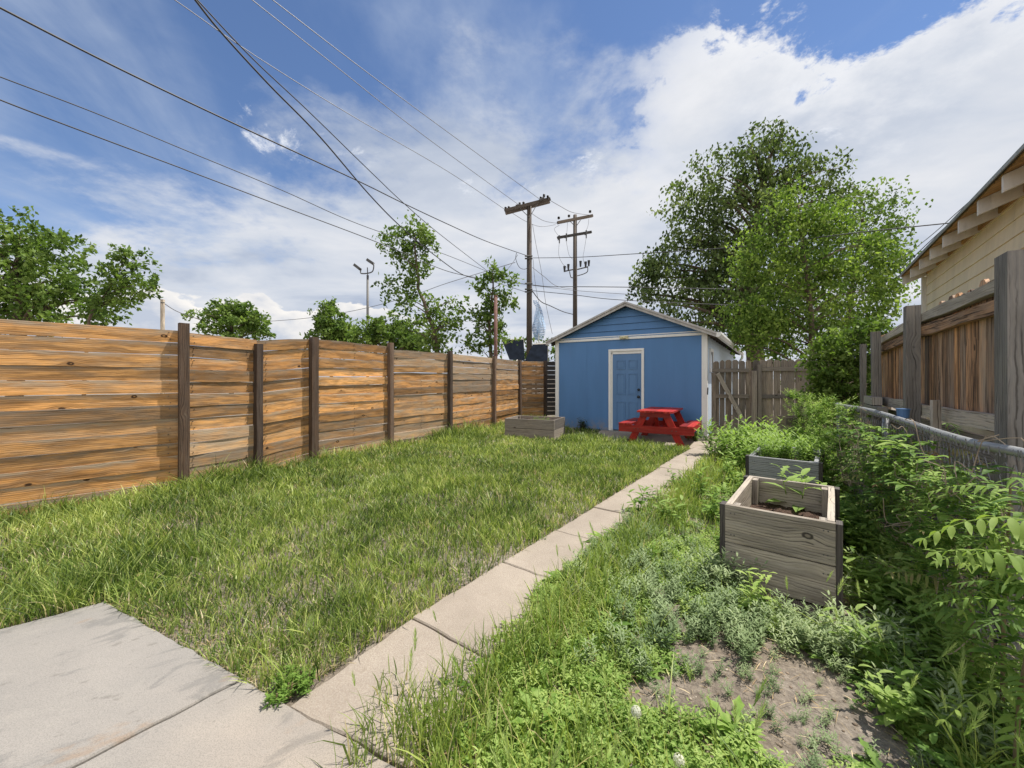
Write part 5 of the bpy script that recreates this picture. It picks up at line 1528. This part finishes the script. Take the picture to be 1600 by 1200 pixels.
def build_weeds():
    def right(x, y): return (~left_of_path(x, y)).astype(float)
    # low clover-like mat right of the path
    parts = []
    for sd in range(3):
        x, y = choose(2600, -0.3, 5.2, 1.1, 8.2, lambda x, y: right(x, y) * np.clip(0.75 - dirt(x, y) * 1.5 + (vnoise(x * 2, y * 2, 2) - .5), 0, 1))
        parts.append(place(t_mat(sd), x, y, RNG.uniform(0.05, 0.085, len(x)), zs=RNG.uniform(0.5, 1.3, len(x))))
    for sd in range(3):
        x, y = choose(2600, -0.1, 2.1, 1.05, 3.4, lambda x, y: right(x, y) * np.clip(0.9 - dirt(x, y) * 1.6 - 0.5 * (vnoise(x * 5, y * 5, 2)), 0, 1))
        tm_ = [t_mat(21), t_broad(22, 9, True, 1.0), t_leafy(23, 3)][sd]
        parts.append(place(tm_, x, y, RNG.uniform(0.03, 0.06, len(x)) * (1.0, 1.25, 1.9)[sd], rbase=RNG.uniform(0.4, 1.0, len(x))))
    # a few dark low weeds in the lawn
    for sd in range(2):
        x, y = choose(2200, -4.5, 2.6, 1.8, 8.5, lambda x, y: (1 - right(x, y)) * np.clip((vnoise(x * 1.3 + 3, y * 1.3, 2) - 0.48) * 3.5, 0, 0.85))
        parts.append(place(t_mat(sd + 7), x, y, RNG.uniform(0.035, 0.06, len(x)), zs=RNG.uniform(0.8, 2.0, len(x)), rbase=RNG.uniform(0.0, 0.4, len(x))))
    v, t, r = merge(parts)
    tag(tri_obj('clover_weeds', v, t, r, M['weed']), 'low small-leaved ground weeds spread through the lawn and right of the path', 'weeds', kind='stuff')
    # grey-green feathery weeds near the first planter and bare soil
    parts = []
    def fk(x, y):
        d1 = np.exp(-(((x - 1.5) / 0.55) ** 2 + ((y - 2.15) / 0.35) ** 2)) + 0.8 * np.exp(-(((x - 0.95) / 0.4) ** 2 + ((y - 2.75) / 0.8) ** 2)) + 0.5 * np.exp(-(((x - 1.9) / 0.45) ** 2 + ((y - 1.9) / 0.35) ** 2)) + 0.25 * np.exp(-(((x - .75) / 0.35) ** 2 + ((y - 2.0) / 0.35) ** 2))
        return right(x, y) * np.clip(d1 - 0.6 * dirt(x, y) * (y < 2.0), 0, 1)
    for sd in range(4):
        x, y = choose(520, 0.2, 3.0, 1.2, 5.0, fk)
        parts.append(place(t_kochia(sd), x, y, RNG.uniform(0.09, 0.20, len(x))))
    x, y = choose(260, 0.5, 1.9, 1.05, 2.5, lambda x, y: 0.95 * (dirt(x, y) > 0.05) * right(x, y))
    parts.append(place(t_kochia(9, 4), x, y, RNG.uniform(0.04, 0.10, len(x))))
    x, y = choose(420, 1.3, 2.7, 1.1, 2.7, lambda x, y: 0.6 * right(x, y) * (vnoise(x * 4, y * 4, 1) > 0.4) - dirt(x, y))
    parts.append(place(t_kochia(12, 5), x, y, RNG.uniform(0.14, 0.28, len(x)), rbase=RNG.uniform(0.5, 1.0, len(x))))
    v, t, r = merge(parts)
    tag(tri_obj('feathery_weeds', v, t, r, M['greyweed']), 'grey-green feathery weeds around the foot of the nearest planter', 'weeds', kind='stuff')
    # broad, lobed leaves
    parts = []
    for sd in range(4):
        x, y = choose(1000, 0.0, 6.0, 1.0, 8.4, lambda x, y: right(x, y) * np.clip(0.10 + 0.65 * (x > interp_x(CL, y) - 0.75) + 0.10 * (y < 1.4) - 0.45 * ((y < 1.7) & (x > 1.35)) - 1.2 * dirt(x, y), 0, 1))
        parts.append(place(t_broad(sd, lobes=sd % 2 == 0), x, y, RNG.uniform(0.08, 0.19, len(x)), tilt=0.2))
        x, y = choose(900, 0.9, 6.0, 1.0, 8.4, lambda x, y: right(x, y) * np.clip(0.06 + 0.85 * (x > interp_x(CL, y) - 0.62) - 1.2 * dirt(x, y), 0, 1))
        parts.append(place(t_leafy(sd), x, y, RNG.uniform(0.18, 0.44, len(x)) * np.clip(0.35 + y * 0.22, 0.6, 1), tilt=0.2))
    v, t, r = merge(parts)
    tag(tri_obj('broadleaf_weeds', v, t, r, M['weed']), 'dense broad-leaved weeds filling the strip between the planters and the chain-link fence', 'weeds', kind='stuff')
    # foxtail barley: stems, blades and bristly heads
    def head(seed):
        r_ = random.Random(seed); ps = []
        n = 7
        for k in range(26):
            f = k / 25; az = k * 2.4; rr = 0.10 * math.sin(math.pi * min(1, f * 0.9 + 0.08))
            c = (0.03 * f * f + math.cos(az) * rr * 0.25, math.sin(az) * rr * 0.25, f * 0.8)
            e = (c[0] + math.cos(az) * (rr + 0.05), c[1] + math.sin(az) * (rr + 0.05), c[2] + 0.32)
            p = np.array(c); q = np.array(e); w = np.array([-math.sin(az), math.cos(az), 0]) * 0.028
            ps.append((np.array([p - w, p + w, q]), np.array([(0, 1, 2)])))
        return tmpl(ps)
    gp, hp = [], []
    def ff(x, y):
        s, w = path_sw(x, y)
        near = np.exp(-np.abs(w - PW - 0.10) / 0.13) * (w > PW) * (y < 5) + 1.0 * np.exp(-(((x - 0.05) / 0.38) ** 2 + ((y - 1.32) / 0.28) ** 2)) + 1.8 * np.exp(-(((x - 1.75) / 0.40) ** 2 + ((y - 1.5) / 0.5) ** 2))
        near += 0.12 + 0.25 * np.exp(-(((x - 0.75) / 0.2) ** 2 + ((y - 1.25) / 0.12) ** 2))
        cl = vnoise(x * 5, y * 5, 3)
        return right(x, y) * np.clip(near * (cl * 1.6 - 0.25) - dirt(x, y) * 1.2, 0, 1)
    x, y = choose(4200, -0.6, 5.0, 1.05, 6.5, ff)
    l_x, l_y = choose(500, -3.5, 2.0, 1.6, 6.5, lambda x, y: (1 - right(x, y)) * np.exp(-np.abs(path_sw(x, y)[1] + 0.15) / 0.2) * 0.5)
    x = np.concatenate([x, l_x]); y = np.concatenate([y, l_y]); N = len(x)
    h = RNG.uniform(0.13, 0.30, N) * np.clip(1.6 - 0.2 * y, 1.0, 1.3); az = RNG.uniform(0, 6.28, N); ln = RNG.uniform(0.05, 0.35, N)
    z = np.minimum(gz(x, y), 0.012)
    gp.append(blades(x, y, h, np.full(N, 0.0026), ln, RNG.uniform(0.3, 0.7, N), az=az, z=z))
    for _ in range(3):
        gp.append(blades(x + RNG.normal(size=N) * .008, y + RNG.normal(size=N) * .008, h * RNG.uniform(0.4, 0.9, N), RNG.uniform(0.004, 0.008, N), RNG.uniform(0.3, 1.1, N), RNG.uniform(0.25, 0.7, N), z=z))
    tx = x + np.cos(az) * ln * h; ty = y + np.sin(az) * ln * h; tz = z + h * (1 - 0.22 * ln) - 0.004
    hd = RNG.uniform(0, 1, N) < 0.7
    for sd in range(2):
        k = hd & (np.arange(N) % 2 == sd)
        hp.append(place(head(sd), tx[k], ty[k], RNG.uniform(0.055, 0.10, k.sum()), z=tz[k], tilt=0.3, jit=0.1))
    v, t, r = merge(gp)
    tag(tri_obj('barley_grass', v, t, r, M['grass']), 'tall upright wild barley stems beside the path and along the bottom of the photo', 'grass', kind='stuff')
    v, t, r = merge(hp)
    tag(tri_obj('barley_heads', v, t, r, M['bark_head']), 'pale bristly seed heads on the wild barley', 'grass', kind='stuff')
    # grass tufts on the pad edges
    return
build_weeds()

# individually visible plants -------------------------------------------------
def plant(name, label, cat, tm, pos, sc, mat, rb=0.6, zs=1.0, group=None, n=1, spread=0.0, stem=None):
    root = thing(name, label, cat, (pos[0], pos[1], pos[2] if len(pos) > 2 else 0), group)
    x = pos[0] + RNG.normal(size=n) * spread; y = pos[1] + RNG.normal(size=n) * spread
    parts = []
    for k in range(n):
        tt = tm[k % len(tm)]
        parts.append(place(tt, x[k:k + 1], y[k:k + 1], np.array([sc * RNG.uniform(0.75, 1.15)]), z=np.array([pos[2] if len(pos) > 2 else 0.0]), zs=np.array([zs]), rbase=np.array([rb])))
    v, t, r = merge(parts)
    tri_obj('foliage', v, t, r, M[mat], root)
    for k in range(min(n, 8)):
        mb = MB(); p = V((x[k], y[k], pos[2] if len(pos) > 2 else 0.0)); mb.tube([p - V((0, 0, .01)), p + V((0.01, 0, sc * 0.45))], [0.006, 0.003], 5)
        obj('stem', mb, M['stem'], root)
    return root

def frond(L, nl, r_, droop=0.5, lw=0.34):
    """pinnate leaf along +x; leaflets in pairs; returns (verts, tris)"""
    ps = []
    for k in range(nl):
        f = 0.15 + 0.85 * k / (nl - 1); c = np.array([L * f, 0, L * (0.30 * f - droop * f * f)])
        ll = L * 0.30 * (1.05 - 0.55 * f) * r_.uniform(0.85, 1.1)
        for s in (-1, 1):
            if r_.random() < 0.06: continue
            ps.append(leaf_t(c, (0.45 + r_.uniform(-.25, .25), s, -0.25 + r_.uniform(-.35, .3)), ll, ll * lw * r_.uniform(0.7, 1.15), n=(0, r_.uniform(-.4, .4), 1), droop=r_.uniform(0.1, 0.7)))
    ps.append(leaf_t((L, 0, L * (0.3 - droop)), (1, 0, -0.5), L * 0.14, L * 0.06))
    for k in range(6):
        f0, f1 = k / 6, (k + 1) / 6
        a = np.array([L * f0, 0, L * (0.30 * f0 - droop * f0 * f0)]); b = np.array([L * f1, 0, L * (0.30 * f1 - droop * f1 * f1)])
        w = np.array([0, 0.0022, 0]); ps.append((np.array([a - w, a + w, b + w, b - w]), np.array([(0, 1, 2), (0, 2, 3)])))
    return tmpl(ps)

def sapling(label, base, H, nf, L, az0, spread, rb, seed, top_only=0.45):
    r_ = random.Random(seed)
    base = V(base)
    root = thing('sumac_sapling', label, 'plant', base, 'feather-leaved saplings along the chain-link fence')
    lean = V((r_.uniform(-.15, -.02), r_.uniform(-.15, .05), 0))
    mb = MB(); pts = cr([base - V((0, 0, .01)), base + V((0, 0, H * 0.5)) + lean * 0.3 * H, base + V((0, 0, H)) + lean * H], 6)
    mb.tube(pts, [0.008 * (1 - 0.6 * k / (len(pts) - 1)) for k in range(len(pts))], 6); obj('stem', mb, M['stem'], root, True)
    parts = []
    for k in range(nf):
        f = top_only + (1 - top_only) * k / max(1, nf - 1); p = pts[int(f * (len(pts) - 1))]
        az = az0 + r_.uniform(-spread, spread); l = L * r_.uniform(0.7, 1.15) * (1.1 - 0.3 * f)
        v, t = frond(l, r_.choice([7, 8, 9, 10]), r_, droop=r_.uniform(0.25, 0.75), lw=r_.uniform(0.26, 0.36))
        c, s = math.cos(az), math.sin(az); roll = r_.uniform(-.4, .4)
        v = v.copy(); v[:, 1], v[:, 2] = v[:, 1] * math.cos(roll) - v[:, 2] * math.sin(roll) * 0.3, v[:, 2] + v[:, 1] * math.sin(roll)
        X = v[:, 0] * c - v[:, 1] * s + p.x; Yv = v[:, 0] * s + v[:, 1] * c + p.y; Z = v[:, 2] + p.z
        rn = np.clip(rb + r_.uniform(-.3, .3) + np.repeat(RNG.normal(size=len(v) // 3 + 1) * 0.03, 3)[:len(v)], 0, 1)
        parts.append((np.stack([X, Yv, Z], 1), t, rn))
    v, t, r = merge(parts); tri_obj('foliage', v, t, r, M['frond'], root)

def build_plants():
    W = math.pi
    sap = [((1545, 800), 1.55, 1.02, 10, 0.36, 'sapling with big drooping green fronds over the chain-link at the right edge'),
           ((1600, 860), 1.30, 0.95, 10, 0.36, 'lower sapling at the right edge with long hanging leaflets'),
           ((1500, 800), 1.95, 0.92, 9, 0.34, 'sapling with yellow-green fronds just left of the big right-edge one'),
           ((1450, 780), 2.40, 0.95, 9, 0.34, 'sapling whose bright fan of leaflets stands against the chain-link'),
           ((1480, 720), 2.35, 1.12, 7, 0.26, 'sapling poking through above the top rail in front of the plank fence'),
           ((1405, 760), 2.85, 0.85, 9, 0.32, 'sapling with brownish fronds right of the nearest planter'),
           ((1370, 760), 3.2, 0.75, 8, 0.32, 'small sapling among the weeds right of the second planter'),
           ((1560, 930), 1.32, 0.72, 9, 0.30, 'short sapling with dark leaves low at the right edge'),
           ((1500, 900), 1.70, 0.62, 9, 0.30, 'short green sapling below the fan-leaved one'),
           ((1440, 700), 2.95, 1.05, 7, 0.28, 'thin sapling touching the rail left of the stub picket')]
    for k, ((px, _), Y, H, nf, L, lab) in enumerate(sap):
        x = (px - 800) / F * Y
        sapling(lab, (x + 0.05, Y, 0), H, nf - 2, L * 0.8, W * 1.08, 1.7, [0.5, 0.42, 0.72, 0.66, 0.6, 0.88, 0.6, 0.3, 0.5, 0.62][k], 30 + k)
    kk = [t_kochia(50 + i, 6) for i in range(3)]; br = [t_broad(60 + i) for i in range(3)]; lf = [t_leafy(70 + i, 5) for i in range(3)]
    x, y = [], []
    plant('weed_shrub', 'big bright green bushy weed behind the second planter in front of the back fence', 'shrub', kk, (4.05, 6.6), 0.62, 'brightweed', 0.75, n=34, spread=0.36)
    c = boxB(0.31, 0.5)
    plant('weed_shrub', 'bright leafy weeds growing up out of the second planter', 'shrub', kk, (c.x, c.y, 0.38), 0.34, 'brightweed', 0.7, n=22, spread=0.15)
    plant('weed_shrub', 'darker leafy weed clump right of the second planter', 'shrub', lf, (3.95, 5.2), 0.5, 'weed', 0.5, n=22, spread=0.25)
    plant('weed_shrub', 'green leafy weed clump against the bushes at the back right', 'shrub', lf, (5.0, 6.6), 0.6, 'weed', 0.45, n=22, spread=0.3)
    g = G(1085, 690)
    plant('weed_tuft', 'small green tuft at the right end of the picnic table', 'weed', kk, (g.x, g.y), 0.25, 'brightweed', 0.7, n=6, spread=0.07)
    g = shed(0.86, -0.12)
    plant('weed_tuft', 'dark purple-green weed at the foot of the shed wall left of the door', 'weed', lf, (g.x, g.y), 0.36, 'dkleaf', 0.0, n=4, spread=0.04)
    g = boxA(0.32, 0.98 + 0.35)
    plant('weed_tuft', 'bright upright weed growing between the two nearer planters', 'weed', lf, (g.x, g.y), 0.62, 'brightweed', 0.8, n=2, spread=0.03)
    for (px, lab) in ((845, 'little green seedlings growing in the low planter by the shed'),):
        p = boxC(0.7, 0.35)
        plant('seedling', lab, 'plant', lf, (p.x, p.y, 0.36), 0.12, 'brightweed', 0.6, n=9, spread=0.13)
    g = G(205, 925)
    plant('weed_tuft', 'reddish-tipped weed leaning over the corner of the patio slab', 'weed', br, (g.x, g.y), 0.16, 'frond', 0.72, n=4, spread=0.07)
    g = G(430, 1085)
    plant('weed_tuft', 'flat dark green weed spreading over the patio edge beside the path', 'weed', kk, (g.x + .03, g.y + .01), 0.13, 'weed', 0.25, zs=0.5, n=12, spread=0.05)
    g = G(175, 815)
    for k, (px, py, lab) in enumerate(((850, 1150, 'toothed dandelion leaves left of the bare soil near the bottom edge'), (1150, 1165, 'rosette of dandelion leaves in the bare soil near the bottom edge'))):
        g = G(px, py); plant('dandelion_plant', lab, 'plant', [t_broad(80 + k, 12, True, 0.9)], (g.x, g.y), 0.15, 'weed', 0.6, n=2, spread=0.04)
    # dandelion clocks
    for k, (px, py, lab) in enumerate(((994, 1112, 'upper white dandelion seed puff near the bottom edge'), (1061, 1188, 'lower white dandelion seed puff cut by the bottom edge'))):
        Y = 1.50 if k == 0 else 1.36; c = P(px, py, Y)
        root = thing('dandelion', lab, 'flower', (c.x, c.y, 0), 'dandelion seed heads')
        mb = MB(); mb.tube(cr([V((c.x + .02, c.y + .01, 0)), V((c.x + .01, c.y, c.z * 0.6)), c], 5), 0.0022, 6); obj('stem', mb, M['stem'], root, True)
        n = 170; d = RNG.normal(size=(n, 3)); d /= np.linalg.norm(d, axis=1, keepdims=True); c0 = np.array(c)
        e = c0 + d * 0.018; s = RNG.normal(size=(n, 3)); s -= d * (s * d).sum(1, keepdims=True); s /= np.linalg.norm(s, axis=1, keepdims=True)
        q = np.cross(d, s)
        v = np.stack([c0 + d * .004 + s * .0003, c0 + d * .004 - s * .0003, e, e - s * .0042 + d * .0015, e + s * .0042 + d * .0015, e + q * .0042 + d * .0015, e - q * .0042 + d * .0015], 1).reshape(-1, 3)
        i = np.arange(n)[:, None] * 7; t = np.concatenate([i + [0, 1, 2], i + [2, 3, 5], i + [2, 5, 4], i + [2, 4, 6], i + [2, 6, 3]])
        tri_obj('seed_head', v, t, RNG.uniform(0, 1, len(v)), M['puff'], root)
build_plants()

# dead bindweed stems and twigs tangled in the chain-link ----------------------
def build_tangle():
    mb = MB()
    for k in range(150):
        Y = RNG.uniform(1.5, 4.8); x = float(interp_x(CL, Y)) - RNG.uniform(0.0, 0.12)
        p = V((x, Y, RNG.uniform(0.2, 0.95)))
        pts = [p]
        for _ in range(5):
            p = p + V((RNG.normal() * .035, RNG.normal() * .06, RNG.normal() * .07 + .01)); p.z = min(max(p.z, 0.05), 1.14); pts.append(p)
        mb.tube(cr(pts, 4), 0.0022, 4, False)
    tag(obj('dead_vines', mb, M['dryvine']), 'tangle of thin dead grey-brown vines woven through the chain-link', 'dead vines', kind='stuff')
M['dryvine'] = paint('dry_vine', (0.33, 0.26, 0.19), 0.9, 0.3, 9, (0.15, 0.1, 0.07), 0.5, False)
build_tangle()

def build_vine_leaves():
    parts = []
    for sd, (n, y0, y1, zlo, zhi, sc0, sc1) in enumerate(((420, 1.25, 4.4, 0.35, 1.0, 0.05, 0.12), (260, 4.0, 8.3, 0.1, 1.05, 0.10, 0.20), (260, 1.2, 3.4, 0.15, 0.85, 0.07, 0.14))):
        y = RNG.uniform(y0, y1, n); x = interp_x(CL, y) - RNG.uniform(0.0, 0.22, n); z = RNG.uniform(zlo, zhi, n)
        k = view_keep(x, y, 0.2); x, y, z = x[k], y[k], z[k]
        tm = [t_broad(91, 5, False, 0.3), t_leafy(92, 4), t_leafy(93, 3)][sd]
        parts.append(place(tm, x, y, RNG.uniform(sc0, sc1, len(x)), z=z, tilt=0.5, rbase=RNG.uniform(0.1, 0.9, len(x))))
    v, t, r = merge(parts)
    tag(tri_obj('vine_leaves', v, t, r, M['weed']), 'loose bindweed leaves climbing all over the chain-link fence', 'vines', kind='stuff')
build_vine_leaves()

def build_pebbles():
    x, y = scatter(9000, -0.2, 2.6, 1.05, 4.2)
    k = view_keep(x, y) & inside_yard(x, y) & ~on_hard(x, y) & ~left_of_path(x, y) & (RNG.uniform(0, 1, len(x)) < 0.12 + 0.75 * dirt(x, y))
    x, y = x[k], y[k]
    base = np.array([(1, 0, 0), (-1, 0, 0), (0, 1, 0), (0, -1, 0), (0, 0, 0.7), (0, 0, -0.7)], float); base += RNG.normal(size=base.shape) * 0.12
    tri = np.array([(0, 2, 4), (2, 1, 4), (1, 3, 4), (3, 0, 4), (2, 0, 5), (1, 2, 5), (3, 1, 5), (0, 3, 5)])
    sc = 0.0022 + 0.010 * RNG.random(len(x)) ** 5
    v, t, r = place((base, tri), x, y, sc, z=np.minimum(gz(x, y), 0.012), tilt=0.4, rbase=RNG.uniform(0, 1, len(x)), jit=0.02)
    tag(tri_obj('pebbles', v, t, r, M['pebble']), 'small pebbles and clods scattered on the bare soil', 'pebbles', kind='stuff')
M['pebble'] = leafmat('pebble', [(0.0, (0.13, 0.10, 0.075)), (0.6, (0.28, 0.225, 0.175)), (1.0, (0.46, 0.41, 0.36))], 0.0, 0.9, 0.2)
build_pebbles()
